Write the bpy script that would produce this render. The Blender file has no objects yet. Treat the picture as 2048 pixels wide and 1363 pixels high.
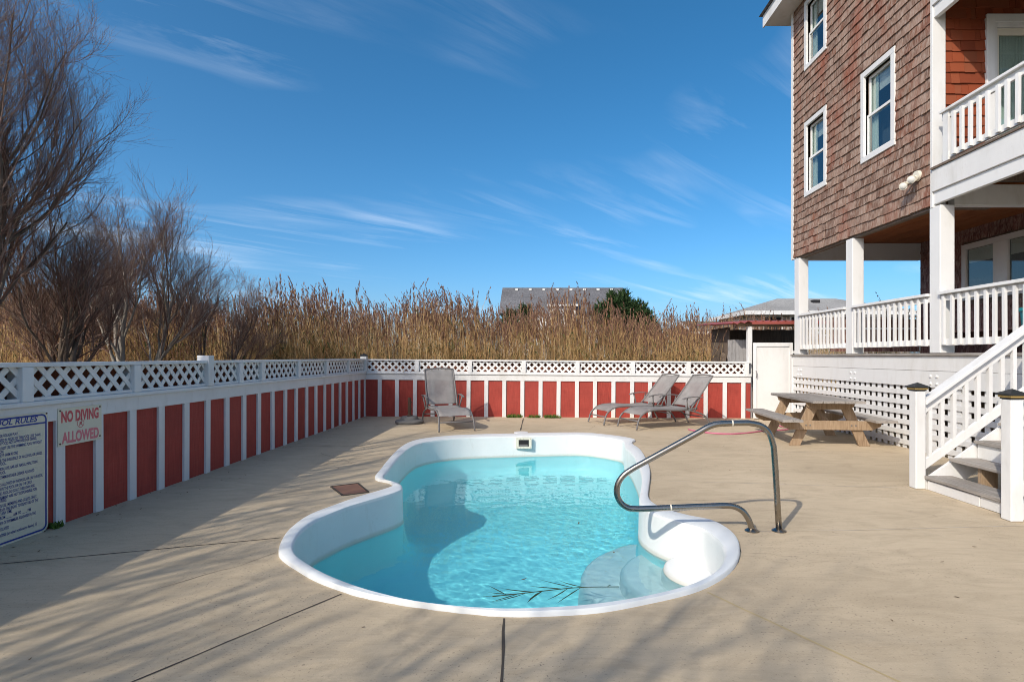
import bpy, bmesh, math, random
import numpy as np
from mathutils import Vector, Matrix, Euler
from mathutils.geometry import tessellate_polygon

S = bpy.context.scene
COL = S.collection
R = math.radians
rnd = random.Random(7)

# ------------------------------------------------------------------ camera
F = 1110.0          # focal length in pixels of a 2048 wide frame
CH = 1.35           # eye height
VX, VY = 1066.0, 713.0
cam_d = bpy.data.cameras.new('camera')
cam_d.sensor_width = 36.0
cam_d.lens = F / 2048 * 36
cam_d.shift_x = (1024 - VX) / 2048
cam_d.shift_y = (VY - 681.5) / 2048
cam_d.clip_start = 0.05
cam_d.clip_end = 3000
cam = bpy.data.objects.new('camera', cam_d)
COL.objects.link(cam)
cam.location = (0, 0, CH)
cam.rotation_euler = (R(90), 0, 0)
S.camera = cam

# ------------------------------------------------------------------ sky, sun, exposure
SUN = Vector((0.842, 1.12, -1.0)).normalized()        # direction the light travels
elev = math.asin(-SUN.z)
azim = math.atan2(-SUN.x, -SUN.y)                     # clockwise from +Y
world = bpy.data.worlds.new('World')
S.world = world
world.use_nodes = True
wn = world.node_tree
for n in list(wn.nodes):
    wn.nodes.remove(n)


def wnode(t, **kw):
    n = wn.nodes.new(t)
    for k, v in kw.items():
        setattr(n, k, v)
    return n


SKYA, SKYB, SKYC, SKYD = 4.7, 2.1, 7.9, 3.1          # where the cirrus lies
w_out = wnode('ShaderNodeOutputWorld')
w_bg = wnode('ShaderNodeBackground')
w_bg.inputs['Strength'].default_value = 0.15
sky = wnode('ShaderNodeTexSky')
sky.sky_type = 'NISHITA'
sky.sun_disc = False
sky.sun_elevation = elev
sky.sun_rotation = azim
sky.altitude = 0
sky.air_density = 0.65
sky.dust_density = 2.3
sky.ozone_density = 3.0
hs = wnode('ShaderNodeHueSaturation')
hs.inputs['Saturation'].default_value = 1.30
hs.inputs['Hue'].default_value = 0.488
hs.inputs['Value'].default_value = 1.0
wn.links.new(sky.outputs[0], hs.inputs['Color'])
# wispy cirrus: a flat high layer seen by direction
tc = wnode('ShaderNodeTexCoord')
sep = wnode('ShaderNodeSeparateXYZ')
wn.links.new(tc.outputs['Generated'], sep.inputs[0])
zc = wnode('ShaderNodeMath', operation='MAXIMUM')
zc.inputs[1].default_value = 0.02
wn.links.new(sep.outputs['Z'], zc.inputs[0])
za = wnode('ShaderNodeMath', operation='ADD')
za.inputs[1].default_value = 0.10
wn.links.new(zc.outputs[0], za.inputs[0])
dx = wnode('ShaderNodeMath', operation='DIVIDE')
dy = wnode('ShaderNodeMath', operation='DIVIDE')
wn.links.new(sep.outputs['X'], dx.inputs[0]); wn.links.new(za.outputs[0], dx.inputs[1])
wn.links.new(sep.outputs['Y'], dy.inputs[0]); wn.links.new(za.outputs[0], dy.inputs[1])
cmb = wnode('ShaderNodeCombineXYZ')
wn.links.new(dx.outputs[0], cmb.inputs[0]); wn.links.new(dy.outputs[0], cmb.inputs[1])


def wnoise(rot, scl, loc, scale, detail, rough, dist):
    m0 = wnode('ShaderNodeMapping')
    m0.inputs['Rotation'].default_value = (0, 0, R(rot))
    wn.links.new(cmb.outputs[0], m0.inputs[0])
    m = wnode('ShaderNodeMapping')
    m.inputs['Scale'].default_value = scl
    m.inputs['Location'].default_value = loc
    wn.links.new(m0.outputs[0], m.inputs[0])
    n = wnode('ShaderNodeTexNoise')
    n.inputs['Scale'].default_value = scale
    n.inputs['Detail'].default_value = detail
    n.inputs['Roughness'].default_value = rough
    n.inputs['Distortion'].default_value = dist
    wn.links.new(m.outputs[0], n.inputs['Vector'])
    return n


streak = wnoise(-40, (0.42, 2.4, 1), (SKYA, SKYB, 0), 1.5, 9, 0.62, 0.6)
patch = wnoise(-40, (0.6, 1.2, 1), (SKYC, SKYD, 0), 0.9, 3, 0.5, 0.2)
r1 = wnode('ShaderNodeMapRange'); r1.inputs[1].default_value = 0.48; r1.inputs[2].default_value = 0.80
r2 = wnode('ShaderNodeMapRange'); r2.inputs[1].default_value = 0.48; r2.inputs[2].default_value = 0.70
wn.links.new(streak.outputs['Fac'], r1.inputs[0]); wn.links.new(patch.outputs['Fac'], r2.inputs[0])
cm = wnode('ShaderNodeMath', operation='MULTIPLY')
wn.links.new(r1.outputs[0], cm.inputs[0]); wn.links.new(r2.outputs[0], cm.inputs[1])
cm2 = wnode('ShaderNodeMath', operation='MULTIPLY'); cm2.inputs[1].default_value = 0.70
wn.links.new(cm.outputs[0], cm2.inputs[0])
cmix = wnode('ShaderNodeMixRGB')
cmix.inputs[2].default_value = (5.6, 6.0, 6.6, 1)
wn.links.new(cm2.outputs[0], cmix.inputs[0]); wn.links.new(hs.outputs[0], cmix.inputs[1])
wn.links.new(cmix.outputs[0], w_bg.inputs['Color'])
wn.links.new(w_bg.outputs[0], w_out.inputs['Surface'])

sun_d = bpy.data.lights.new('sun', 'SUN')
sun_d.energy = 2.75
sun_d.angle = R(0.53)
sun_d.color = (1.0, 0.925, 0.80)
sun = bpy.data.objects.new('sun', sun_d)
COL.objects.link(sun)
sun.rotation_euler = SUN.to_track_quat('-Z', 'Y').to_euler()
sun.location = (-20, -25, 25)

S.view_settings.view_transform = 'Standard'
S.view_settings.look = 'None'
S.view_settings.exposure = 0.44
S.cycles.pixel_filter_type = 'BLACKMAN_HARRIS'
S.cycles.filter_width = 0.95
S.view_settings.gamma = 1.0
S.view_settings.use_curve_mapping = False
S.cycles.use_denoising = True
S.cycles.max_bounces = 8
S.cycles.diffuse_bounces = 3
S.cycles.glossy_bounces = 4
S.cycles.transparent_max_bounces = 24
S.cycles.sample_clamp_indirect = 6.0


# ------------------------------------------------------------------ pixel -> place
def G(u, v, z=0.0):
    """point at height z seen at photo pixel u,v"""
    Y = F * (CH - z) / (v - VY)
    return Vector(((u - VX) / F * Y, Y, z))


def P(u, v, Y):
    return Vector(((u - VX) / F * Y, Y, CH - (v - VY) / F * Y))


# ------------------------------------------------------------------ mesh helpers
class MB:
    def __init__(s):
        s.v, s.f, s.m = [], [], []
        s.mi = 0

    def add(s, vs, fs):
        b = len(s.v)
        s.v += [tuple(p) for p in vs]
        for f in fs:
            s.f.append(tuple(i + b for i in f))
            s.m.append(s.mi)
        return s

    BOXF = ((0, 3, 2, 1), (4, 5, 6, 7), (0, 1, 5, 4), (1, 2, 6, 5), (2, 3, 7, 6), (3, 0, 4, 7))

    def box(s, x0, x1, y0, y1, z0, z1):
        if x1 < x0: x0, x1 = x1, x0
        if y1 < y0: y0, y1 = y1, y0
        if z1 < z0: z0, z1 = z1, z0
        return s.add([(x0, y0, z0), (x1, y0, z0), (x1, y1, z0), (x0, y1, z0),
                      (x0, y0, z1), (x1, y0, z1), (x1, y1, z1), (x0, y1, z1)], MB.BOXF)

    def bar(s, a, b, w, h, up=(0, 0, 1)):
        """rectangular bar from a to b, w across, h along up"""
        a, b = Vector(a), Vector(b)
        d = (b - a).normalized()
        side = d.cross(Vector(up))
        if side.length < 1e-4:
            side = d.cross(Vector((1, 0, 0)))
        side.normalize()
        u = side.cross(d).normalized()
        q = []
        for p in (a, b):
            q += [p - side * w / 2 - u * h / 2, p + side * w / 2 - u * h / 2,
                  p + side * w / 2 + u * h / 2, p - side * w / 2 + u * h / 2]
        return s.add(q, ((0, 1, 2, 3), (7, 6, 5, 4), (4, 5, 1, 0), (5, 6, 2, 1), (6, 7, 3, 2), (7, 4, 0, 3)))

    def prism(s, poly, z0, z1):
        n = len(poly)
        vs = [(p[0], p[1], z0) for p in poly] + [(p[0], p[1], z1) for p in poly]
        fs = [tuple(range(n - 1, -1, -1)), tuple(range(n, 2 * n))]
        fs += [(i, (i + 1) % n, n + (i + 1) % n, n + i) for i in range(n)]
        return s.add(vs, fs)

    def extrude(s, pts, off):
        """planar polygon of 3D points swept by off"""
        n = len(pts)
        off = Vector(off)
        vs = [Vector(p) for p in pts] + [Vector(p) + off for p in pts]
        fs = [tuple(range(n - 1, -1, -1)), tuple(range(n, 2 * n))]
        fs += [(i, (i + 1) % n, n + (i + 1) % n, n + i) for i in range(n)]
        return s.add(vs, fs)

    def tube(s, pts, r, sides=8, cap=True):
        pts = [Vector(p) for p in pts]
        n = len(pts)
        rr = r if isinstance(r, (list, tuple)) else [r] * n
        b = []
        ref = None
        for i, p in enumerate(pts):
            d = (pts[min(i + 1, n - 1)] - pts[max(i - 1, 0)]).normalized()
            if ref is None:
                ref = d.orthogonal().normalized()
            ref = (ref - d * ref.dot(d))
            ref = ref.normalized() if ref.length > 1e-6 else d.orthogonal().normalized()
            w = d.cross(ref)
            for k in range(sides):
                a = 2 * math.pi * k / sides
                b.append(p + (ref * math.cos(a) + w * math.sin(a)) * rr[i])
        fs = []
        for i in range(n - 1):
            for k in range(sides):
                k2 = (k + 1) % sides
                fs.append((i * sides + k, i * sides + k2, (i + 1) * sides + k2, (i + 1) * sides + k))
        if cap:
            fs.append(tuple(range(sides - 1, -1, -1)))
            fs.append(tuple((n - 1) * sides + k for k in range(sides)))
        return s.add(b, fs)

    def lathe(s, c, prof, sides=20):
        """prof: list of (radius, z) about the vertical through c"""
        vs, fs = [], []
        for r_, z_ in prof:
            for k in range(sides):
                a = 2 * math.pi * k / sides
                vs.append((c[0] + r_ * math.cos(a), c[1] + r_ * math.sin(a), c[2] + z_))
        for i in range(len(prof) - 1):
            for k in range(sides):
                k2 = (k + 1) % sides
                fs.append((i * sides + k, i * sides + k2, (i + 1) * sides + k2, (i + 1) * sides + k))
        fs.append(tuple(range(sides - 1, -1, -1)))
        fs.append(tuple((len(prof) - 1) * sides + k for k in range(sides)))
        return s.add(vs, fs)

    def mesh(s, name, mats, smooth=False):
        me = bpy.data.meshes.new(name)
        me.from_pydata(s.v, [], s.f)
        for m in (mats if isinstance(mats, (list, tuple)) else [mats]):
            me.materials.append(m)
        if any(s.m):
            me.polygons.foreach_set('material_index', s.m)
        if smooth:
            me.polygons.foreach_set('use_smooth', [True] * len(me.polygons))
        me.update()
        return me

    def build(s, name, mats, parent=None, smooth=False, bevel=0.0, local=False, auto=None):
        return link(name, s.mesh(name, mats, smooth), parent, bevel, local, auto)


def link(name, me, parent=None, bevel=0.0, local=False, auto=None):
    o = bpy.data.objects.new(name, me)
    COL.objects.link(o)
    if parent is not None:
        o.parent = parent
        if not local and parent.type == 'EMPTY':
            o.matrix_parent_inverse = parent.matrix_basis.inverted()
    if bevel:
        b = o.modifiers.new('edge', 'BEVEL')
        b.width = bevel
        b.segments = 2
        b.limit_method = 'ANGLE'
    if auto:
        me.polygons.foreach_set('use_smooth', [True] * len(me.polygons))
        me.set_sharp_from_angle(angle=R(auto))
    return o


def tag(o, label, cat, group=None):
    o['label'] = label
    o['category'] = cat
    if group:
        o['group'] = group
    return o


def struct(o, kind='structure'):
    o['kind'] = kind
    return o


def thing(name, label, cat, loc=(0, 0, 0), rotz=0.0, group=None):
    o = bpy.data.objects.new(name, None)
    o.empty_display_size = 0.1
    COL.objects.link(o)
    o.location = loc
    o.rotation_euler = (0, 0, rotz)
    return tag(o, label, cat, group)


def copy_tree(o, parent=None):
    c = o.copy()
    COL.objects.link(c)
    c.parent = parent
    for ch in list(o.children):
        copy_tree(ch, c)
    return c


def arrays_mesh(name, V, T, mats, mi=None, smooth=False):
    me = bpy.data.meshes.new(name)
    V = np.asarray(V, dtype=np.float32)
    T = np.asarray(T, dtype=np.int32)
    me.vertices.add(len(V))
    me.vertices.foreach_set('co', V.ravel())
    me.loops.add(T.size)
    me.loops.foreach_set('vertex_index', T.ravel())
    me.polygons.add(len(T))
    me.polygons.foreach_set('loop_start', np.arange(0, T.size, 3, dtype=np.int32))
    me.polygons.foreach_set('loop_total', np.full(len(T), 3, dtype=np.int32))
    for m in mats:
        me.materials.append(m)
    if mi is not None:
        me.polygons.foreach_set('material_index', np.asarray(mi, dtype=np.int32))
    if smooth:
        me.polygons.foreach_set('use_smooth', np.ones(len(T), dtype=bool))
    me.update(calc_edges=True)
    return me


def spline(pts, sub=4, closed=False):
    pts = [Vector(p) for p in pts]
    n = len(pts)
    out = []
    rng = range(n) if closed else range(n - 1)
    for i in rng:
        if closed:
            p0, p1, p2, p3 = pts[(i - 1) % n], pts[i], pts[(i + 1) % n], pts[(i + 2) % n]
        else:
            p0, p1, p2, p3 = pts[max(i - 1, 0)], pts[i], pts[i + 1], pts[min(i + 2, n - 1)]
        for k in range(sub):
            t = k / sub
            out.append(0.5 * ((2 * p1) + (p2 - p0) * t + (2 * p0 - 5 * p1 + 4 * p2 - p3) * t * t +
                              (3 * p1 - p0 - 3 * p2 + p3) * t ** 3))
    if not closed:
        out.append(pts[-1])
    return out


# ------------------------------------------------------------------ materials
def new_mat(name):
    m = bpy.data.materials.new(name)
    m.use_nodes = True
    nt = m.node_tree
    nt.nodes.clear()
    out = nt.nodes.new('ShaderNodeOutputMaterial')
    return m, nt, out


def nd(nt, t, **kw):
    n = nt.nodes.new(t)
    for k, v in kw.items():
        if k.startswith('i_'):
            n.inputs[k[2:]].default_value = v
        else:
            setattr(n, k, v)
    return n


def c4(c):
    return (c[0], c[1], c[2], 1.0)


def pos_noise(nt, scale, detail=5, rough=0.6, stretch=None, dist=0.0, rot=None):
    g = nd(nt, 'ShaderNodeNewGeometry')
    src = g.outputs['Position']
    if stretch or rot:
        mp = nd(nt, 'ShaderNodeMapping')
        if stretch: mp.inputs['Scale'].default_value = stretch
        if rot: mp.inputs['Rotation'].default_value = rot
        nt.links.new(src, mp.inputs[0])
        src = mp.outputs[0]
    n = nd(nt, 'ShaderNodeTexNoise')
    n.inputs['Scale'].default_value = scale
    n.inputs['Detail'].default_value = detail
    n.inputs['Roughness'].default_value = rough
    n.inputs['Distortion'].default_value = dist
    nt.links.new(src, n.inputs['Vector'])
    return n.outputs['Fac']


def ramp(nt, fac, stops):
    r = nd(nt, 'ShaderNodeValToRGB')
    e = r.color_ramp.elements
    while len(e) < len(stops):
        e.new(0.5)
    for k, (p, c) in enumerate(stops):
        e[k].position = p
        e[k].color = c4(c) if len(c) == 3 else c
    nt.links.new(fac, r.inputs[0])
    return r.outputs[0]


def ramp_range(nt, val, pts):
    """grey ramp over real values: pts = [(value, grey), ...]"""
    lo, hi = pts[0][0], pts[-1][0]
    mr = nd(nt, 'ShaderNodeMapRange')
    mr.inputs[1].default_value = lo
    mr.inputs[2].default_value = hi
    nt.links.new(val, mr.inputs[0])
    return ramp(nt, mr.outputs[0], [((p - lo) / (hi - lo), (q, q, q)) for p, q in pts])


def mixc(nt, a, b, fac, mode='MIX'):
    m = nd(nt, 'ShaderNodeMixRGB', blend_type=mode)
    for k, x in ((1, a), (2, b)):
        if isinstance(x, tuple):
            m.inputs[k].default_value = c4(x)
        else:
            nt.links.new(x, m.inputs[k])
    if isinstance(fac, (int, float)):
        m.inputs[0].default_value = fac
    else:
        nt.links.new(fac, m.inputs[0])
    return m.outputs[0]


def rand_fac(nt):
    """one random number per object and per loose piece"""
    o = nd(nt, 'ShaderNodeObjectInfo')
    g = nd(nt, 'ShaderNodeNewGeometry')
    a = nd(nt, 'ShaderNodeMath', operation='ADD')
    nt.links.new(o.outputs['Random'], a.inputs[0])
    nt.links.new(g.outputs['Random Per Island'], a.inputs[1])
    f = nd(nt, 'ShaderNodeMath', operation='FRACT')
    nt.links.new(a.outputs[0], f.inputs[0])
    return f.outputs[0]


def finish(nt, out, col, rough=0.6, spec=0.4, bump=None, bstr=0.2, bdist=0.01, metal=0.0, alpha=None):
    b = nd(nt, 'ShaderNodeBsdfPrincipled')
    if isinstance(col, tuple):
        b.inputs['Base Color'].default_value = c4(col)
    else:
        nt.links.new(col, b.inputs['Base Color'])
    if isinstance(rough, (int, float)):
        b.inputs['Roughness'].default_value = rough
    else:
        nt.links.new(rough, b.inputs['Roughness'])
    b.inputs['Specular IOR Level'].default_value = spec
    b.inputs['Metallic'].default_value = metal
    if bump is not None:
        bp = nd(nt, 'ShaderNodeBump')
        bp.inputs['Strength'].default_value = bstr
        bp.inputs['Distance'].default_value = bdist
        nt.links.new(bump, bp.inputs['Height'])
        nt.links.new(bp.outputs[0], b.inputs['Normal'])
    nt.links.new(b.outputs[0], out.inputs['Surface'])
    return b


def paint(name, c, dirt=(0.45, 0.42, 0.36), amt=0.25, rough=0.5, var=0.08, scale=3.0, chips=0.0):
    m, nt, out = new_mat(name)
    n1 = pos_noise(nt, scale, 6, 0.65)
    n2 = pos_noise(nt, 40, 4, 0.7, (1, 1, 0.25))
    d = ramp(nt, n2, [(0.60, (0, 0, 0)), (0.82, (1, 1, 1))])
    lo = tuple(x * (1 - var) for x in c)
    base = ramp(nt, n1, [(0.3, lo), (0.7, c)])
    mm = nd(nt, 'ShaderNodeMath', operation='MULTIPLY')
    mm.inputs[1].default_value = amt
    nt.links.new(d, mm.inputs[0])
    col = mixc(nt, base, dirt, mm.outputs[0])
    if chips:
        col = mixc(nt, col, tuple(x * 0.88 for x in c), ramp(nt, rand_fac(nt), [(0, (0, 0, 0)), (1, (0.8, 0.8, 0.8))]))
        n3 = pos_noise(nt, 22, 5, 0.75)
        col = mixc(nt, col, (0.26, 0.20, 0.15), ramp(nt, n3, [(0.70, (0, 0, 0)), (0.76, (chips,) * 3)]))
        n4 = pos_noise(nt, 5, 4, 0.6, (1, 1, 0.3))
        col = mixc(nt, col, (0.50, 0.48, 0.43), ramp(nt, n4, [(0.52, (0, 0, 0)), (0.80, (0.55, 0.55, 0.55))]))
    finish(nt, out, col, rough, 0.35, n2, 0.15, 0.004)
    return m


def wood(name, cols, axis='y', grain=18, rough=0.8, island=True):
    m, nt, out = new_mat(name)
    st = {'x': (0.08, 1, 1), 'y': (1, 0.08, 1), 'z': (1, 1, 0.08)}[axis]
    n = pos_noise(nt, grain * 3, 6, 0.65, st, 0.4)
    n2 = pos_noise(nt, 2.2, 3, 0.5)
    col = ramp(nt, n, [(0.28, cols[0]), (0.5, cols[1]), (0.75, cols[2])])
    col = mixc(nt, col, tuple(x * 0.55 for x in cols[1]), ramp(nt, n2, [(0.5, (0, 0, 0)), (0.8, (0.6, 0.6, 0.6))]))
    if island:
        col = mixc(nt, col, tuple(min(1, x * 1.5) for x in cols[1]), ramp(nt, rand_fac(nt), [(0, (0, 0, 0)), (1, (0.45, 0.45, 0.45))]))
    finish(nt, out, col, rough, 0.2, n, 0.5, 0.006)
    return m


M = {}
M['white'] = paint('white paint', (0.74, 0.74, 0.725), amt=0.25, chips=0.5)
M['white_old'] = paint('worn white paint', (0.73, 0.725, 0.705), dirt=(0.40, 0.33, 0.26), amt=0.55, var=0.12, chips=0.9)
M['trim'] = paint('white trim', (0.72, 0.72, 0.705), dirt=(0.42, 0.36, 0.30), amt=0.4, chips=0.8)
M['black'] = paint('black cap', (0.025, 0.028, 0.03), dirt=(0.08, 0.07, 0.06), rough=0.35)
M['gold'] = paint('brass band', (0.42, 0.29, 0.10), dirt=(0.2, 0.12, 0.05), rough=0.4)
M['beige_plastic'] = paint('beige plastic', (0.70, 0.66, 0.55), amt=0.2)
M['sign_cream'] = paint('sign enamel', (0.68, 0.64, 0.50), dirt=(0.35, 0.27, 0.15), amt=0.35, rough=0.4)
M['sign_blue'] = paint('sign blue', (0.025, 0.05, 0.27), amt=0.1)
M['sign_red'] = paint('faded sign red', (0.62, 0.10, 0.11), dirt=(0.68, 0.40, 0.38), amt=0.7, scale=8)
M['sign_pink'] = paint('faded sign pink', (0.68, 0.20, 0.23), dirt=(0.68, 0.45, 0.40), amt=0.8, scale=8)
M['hose'] = paint('pink hose', (0.55, 0.15, 0.24), dirt=(0.4, 0.2, 0.2))
M['rust'] = paint('rusty iron', (0.10, 0.055, 0.035), dirt=(0.25, 0.10, 0.04), amt=0.6, rough=0.85)
M['hatch'] = paint('rust red cover', (0.25, 0.13, 0.085), dirt=(0.32, 0.25, 0.19), amt=0.6, rough=0.85, scale=9)
M['stone'] = paint('grey cast concrete', (0.20, 0.19, 0.175), dirt=(0.10, 0.095, 0.085), amt=0.6, rough=0.9, var=0.3, scale=9)
M['frame_grey'] = paint('taupe frame', (0.16, 0.15, 0.145), dirt=(0.1, 0.09, 0.08), rough=0.45)
M['dark'] = paint('dark interior', (0.018, 0.018, 0.02), rough=0.9)
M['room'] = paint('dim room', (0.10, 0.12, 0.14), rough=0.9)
M['curtain'] = paint('curtain', (0.62, 0.68, 0.60), amt=0.1, rough=0.9)
M['blind'] = paint('blind', (0.66, 0.66, 0.62), amt=0.1, rough=0.8)
M['teal'] = paint('teal plastic', (0.02, 0.33, 0.36), amt=0.1)
M['soil'] = paint('under deck soil', (0.10, 0.085, 0.065), rough=1.0, amt=0.4)
M['roof_red'] = paint('red corrugated sheet', (0.30, 0.075, 0.06), dirt=(0.3, 0.1, 0.07), amt=0.4)
M['wood_new'] = wood('treated pine', [(0.15, 0.10, 0.06), (0.29, 0.205, 0.13), (0.40, 0.31, 0.22)], 'z')
M['wood_grey'] = wood('weathered boards', [(0.13, 0.115, 0.10), (0.27, 0.245, 0.22), (0.38, 0.36, 0.33)], 'y')
M['wood_grey_v'] = wood('weathered upright boards', [(0.16, 0.15, 0.145), (0.29, 0.28, 0.275), (0.40, 0.39, 0.38)], 'z')
M['wood_brown'] = wood('brown upright boards', [(0.07, 0.05, 0.035), (0.15, 0.115, 0.09), (0.24, 0.19, 0.15)], 'z')
M['ceiling_wood'] = wood('stained ceiling boards', [(0.16, 0.055, 0.02), (0.27, 0.095, 0.035), (0.33, 0.13, 0.05)], 'y')
M['bark'] = wood('grey bark', [(0.055, 0.040, 0.031), (0.13, 0.10, 0.075), (0.24, 0.195, 0.15)], 'z', 8)
M['bark_pale'] = wood('pale bark', [(0.12, 0.105, 0.085), (0.26, 0.235, 0.20), (0.42, 0.39, 0.35)], 'z', 8)


def red_paint():
    m, nt, out = new_mat('barn red plywood')
    g = pos_noise(nt, 60, 5, 0.7, (1, 1, 0.07))
    h = pos_noise(nt, 60, 5, 0.7, (0.06, 0.06, 1))
    n = pos_noise(nt, 3.0, 6, 0.65)
    col = ramp(nt, g, [(0.25, (0.22, 0.032, 0.023)), (0.55, (0.36, 0.052, 0.037)), (0.85, (0.42, 0.09, 0.062))])
    col = mixc(nt, col, (0.33, 0.085, 0.06), ramp(nt, h, [(0.52, (0, 0, 0)), (0.8, (0.7, 0.7, 0.7))]))
    col = mixc(nt, col, (0.20, 0.03, 0.022), ramp(nt, n, [(0.45, (0, 0, 0)), (0.72, (0.75, 0.75, 0.75))]))
    col = mixc(nt, col, (0.34, 0.06, 0.045), ramp(nt, rand_fac(nt), [(0, (0, 0, 0)), (1, (0.45, 0.45, 0.45))]))
    finish(nt, out, col, 0.65, 0.25, g, 0.35, 0.004)
    return m


M['red'] = red_paint()
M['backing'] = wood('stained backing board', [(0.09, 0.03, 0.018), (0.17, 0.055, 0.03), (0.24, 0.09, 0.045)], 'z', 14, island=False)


def shingle_mat(name, stops, red=None, redamt=0.0):
    m, nt, out = new_mat(name)
    rf = rand_fac(nt)
    g = pos_noise(nt, 55, 5, 0.7, (1, 1, 0.10), 0.2)
    col = ramp(nt, rf, stops)
    g2 = pos_noise(nt, 16, 4, 0.7, (1, 1, 0.35), 0.3)
    col = mixc(nt, col, (0.43, 0.355, 0.30), ramp(nt, g, [(0.47, (0, 0, 0)), (0.72, (0.9, 0.9, 0.9))]))
    col = mixc(nt, col, (0.05, 0.028, 0.02), ramp(nt, g, [(0.26, (0.85, 0.85, 0.85)), (0.44, (0, 0, 0))]))
    col = mixc(nt, col, (0.48, 0.38, 0.32), ramp(nt, g2, [(0.52, (0, 0, 0)), (0.75, (0.6, 0.6, 0.6))]))
    col = mixc(nt, col, (0.06, 0.035, 0.026), ramp(nt, g2, [(0.28, (0.6, 0.6, 0.6)), (0.45, (0, 0, 0))]))
    if red:
        n = pos_noise(nt, 1.3, 4, 0.6, (1, 1, 0.6))
        f = ramp(nt, n, [(0.52, (0, 0, 0)), (0.68, (redamt,) * 3)])
        col = mixc(nt, col, red, f)
    finish(nt, out, col, 0.85, 0.15, g, 0.5, 0.006)
    return m


M['shingle'] = shingle_mat('weathered cedar shingle',
                           [(0.0, (0.13, 0.066, 0.044)), (0.35, (0.215, 0.132, 0.096)), (0.7, (0.30, 0.20, 0.152)), (1.0, (0.19, 0.085, 0.052))],
                           (0.24, 0.065, 0.035), 0.65)


def red_shingle():
    m, nt, out = new_mat('red stained shingle')
    rf = rand_fac(nt)
    g = pos_noise(nt, 45, 5, 0.7, (1, 1, 0.10))
    col = ramp(nt, rf, [(0, (0.17, 0.038, 0.016)), (0.5, (0.26, 0.058, 0.022)), (1, (0.21, 0.066, 0.032))])
    col = mixc(nt, col, (0.5, 0.25, 0.13), ramp(nt, g, [(0.68, (0, 0, 0)), (0.85, (0.6, 0.6, 0.6))]))
    finish(nt, out, col, 0.7, 0.25, g, 0.35, 0.004)
    return m


M['shingle_red'] = red_shingle()
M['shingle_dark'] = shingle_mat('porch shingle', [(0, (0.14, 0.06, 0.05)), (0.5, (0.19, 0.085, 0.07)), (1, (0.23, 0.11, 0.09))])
M['shingle_far'] = shingle_mat('grey far shingle', [(0, (0.22, 0.18, 0.155)), (0.5, (0.28, 0.24, 0.21)), (1, (0.33, 0.29, 0.26))])


def asphalt_roof(name, a, b):
    m, nt, out = new_mat(name)
    n = pos_noise(nt, 9, 3, 0.8)
    n2 = pos_noise(nt, 0.5, 3, 0.5)
    col = ramp(nt, n, [(0.35, a), (0.65, b)])
    col = mixc(nt, col, tuple(x * 0.8 for x in a), ramp(nt, n2, [(0.4, (0, 0, 0)), (0.7, (0.5, 0.5, 0.5))]))
    finish(nt, out, col, 0.9, 0.15, n, 0.3, 0.02)
    return m


M['roof_grey'] = asphalt_roof('charcoal roof tiles', (0.085, 0.085, 0.09), (0.20, 0.20, 0.21))
M['roof_light'] = asphalt_roof('light grey roof tiles', (0.24, 0.235, 0.225), (0.38, 0.37, 0.35))
M['roof_brown'] = asphalt_roof('brown roof tiles', (0.10, 0.085, 0.07), (0.20, 0.17, 0.14))


def concrete():
    m, nt, out = new_mat('tan pool deck')
    big = pos_noise(nt, 0.55, 5, 0.6, dist=0.6)
    swirl = pos_noise(nt, 2.2, 6, 0.65, (1, 2.2, 1), 1.2)
    fine = pos_noise(nt, 90, 3, 0.8)
    pits = pos_noise(nt, 70, 2, 0.5)
    dens = pos_noise(nt, 0.8, 4, 0.6)
    broom = pos_noise(nt, 34, 4, 0.7, (0.10, 1, 1), 0.2, (0, 0, 0.35))
    stain = pos_noise(nt, 1.1, 6, 0.7, dist=1.5)
    rust = pos_noise(nt, 0.9, 5, 0.7, (1.4, 0.8, 1), 0.8)
    col = ramp(nt, big, [(0.3, (0.44, 0.352, 0.24)), (0.55, (0.52, 0.42, 0.29)), (0.8, (0.58, 0.475, 0.335))])
    col = mixc(nt, col, (0.36, 0.285, 0.19), ramp(nt, swirl, [(0.46, (0, 0, 0)), (0.74, (0.65, 0.65, 0.65))]))
    col = mixc(nt, col, (0.36, 0.295, 0.21), ramp(nt, broom, [(0.50, (0, 0, 0)), (0.75, (0.45, 0.45, 0.45))]))
    col = mixc(nt, col, (0.58, 0.50, 0.385), ramp(nt, fine, [(0.56, (0, 0, 0)), (0.8, (0.6, 0.6, 0.6))]))
    col = mixc(nt, col, (0.26, 0.215, 0.155), ramp(nt, stain, [(0.60, (0, 0, 0)), (0.70, (0.35, 0.35, 0.35))]))
    col = mixc(nt, col, (0.42, 0.24, 0.11), ramp(nt, rust, [(0.70, (0, 0, 0)), (0.80, (0.45, 0.45, 0.45))]))
    pm = nd(nt, 'ShaderNodeMath', operation='MULTIPLY')
    nt.links.new(ramp(nt, pits, [(0.62, (0, 0, 0)), (0.71, (1, 1, 1))]), pm.inputs[0])
    nt.links.new(ramp(nt, dens, [(0.40, (0.1, 0.1, 0.1)), (0.62, (0.9, 0.9, 0.9))]), pm.inputs[1])
    col = mixc(nt, col, (0.13, 0.105, 0.08), pm.outputs[0])
    finish(nt, out, col, 0.85, 0.2, fine, 0.35, 0.004)
    return m


M['deck'] = concrete()
M['joint'] = paint('dark joint', (0.075, 0.062, 0.05), dirt=(0.18, 0.15, 0.11), amt=0.6, rough=1.0)
M['joint_yellow'] = paint('yellow sealant', (0.46, 0.36, 0.19), dirt=(0.3, 0.24, 0.15), amt=0.6, rough=0.8)
M['joint_pale'] = paint('filled joint', (0.52, 0.45, 0.35), dirt=(0.35, 0.29, 0.21), amt=0.5, rough=0.9)


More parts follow.
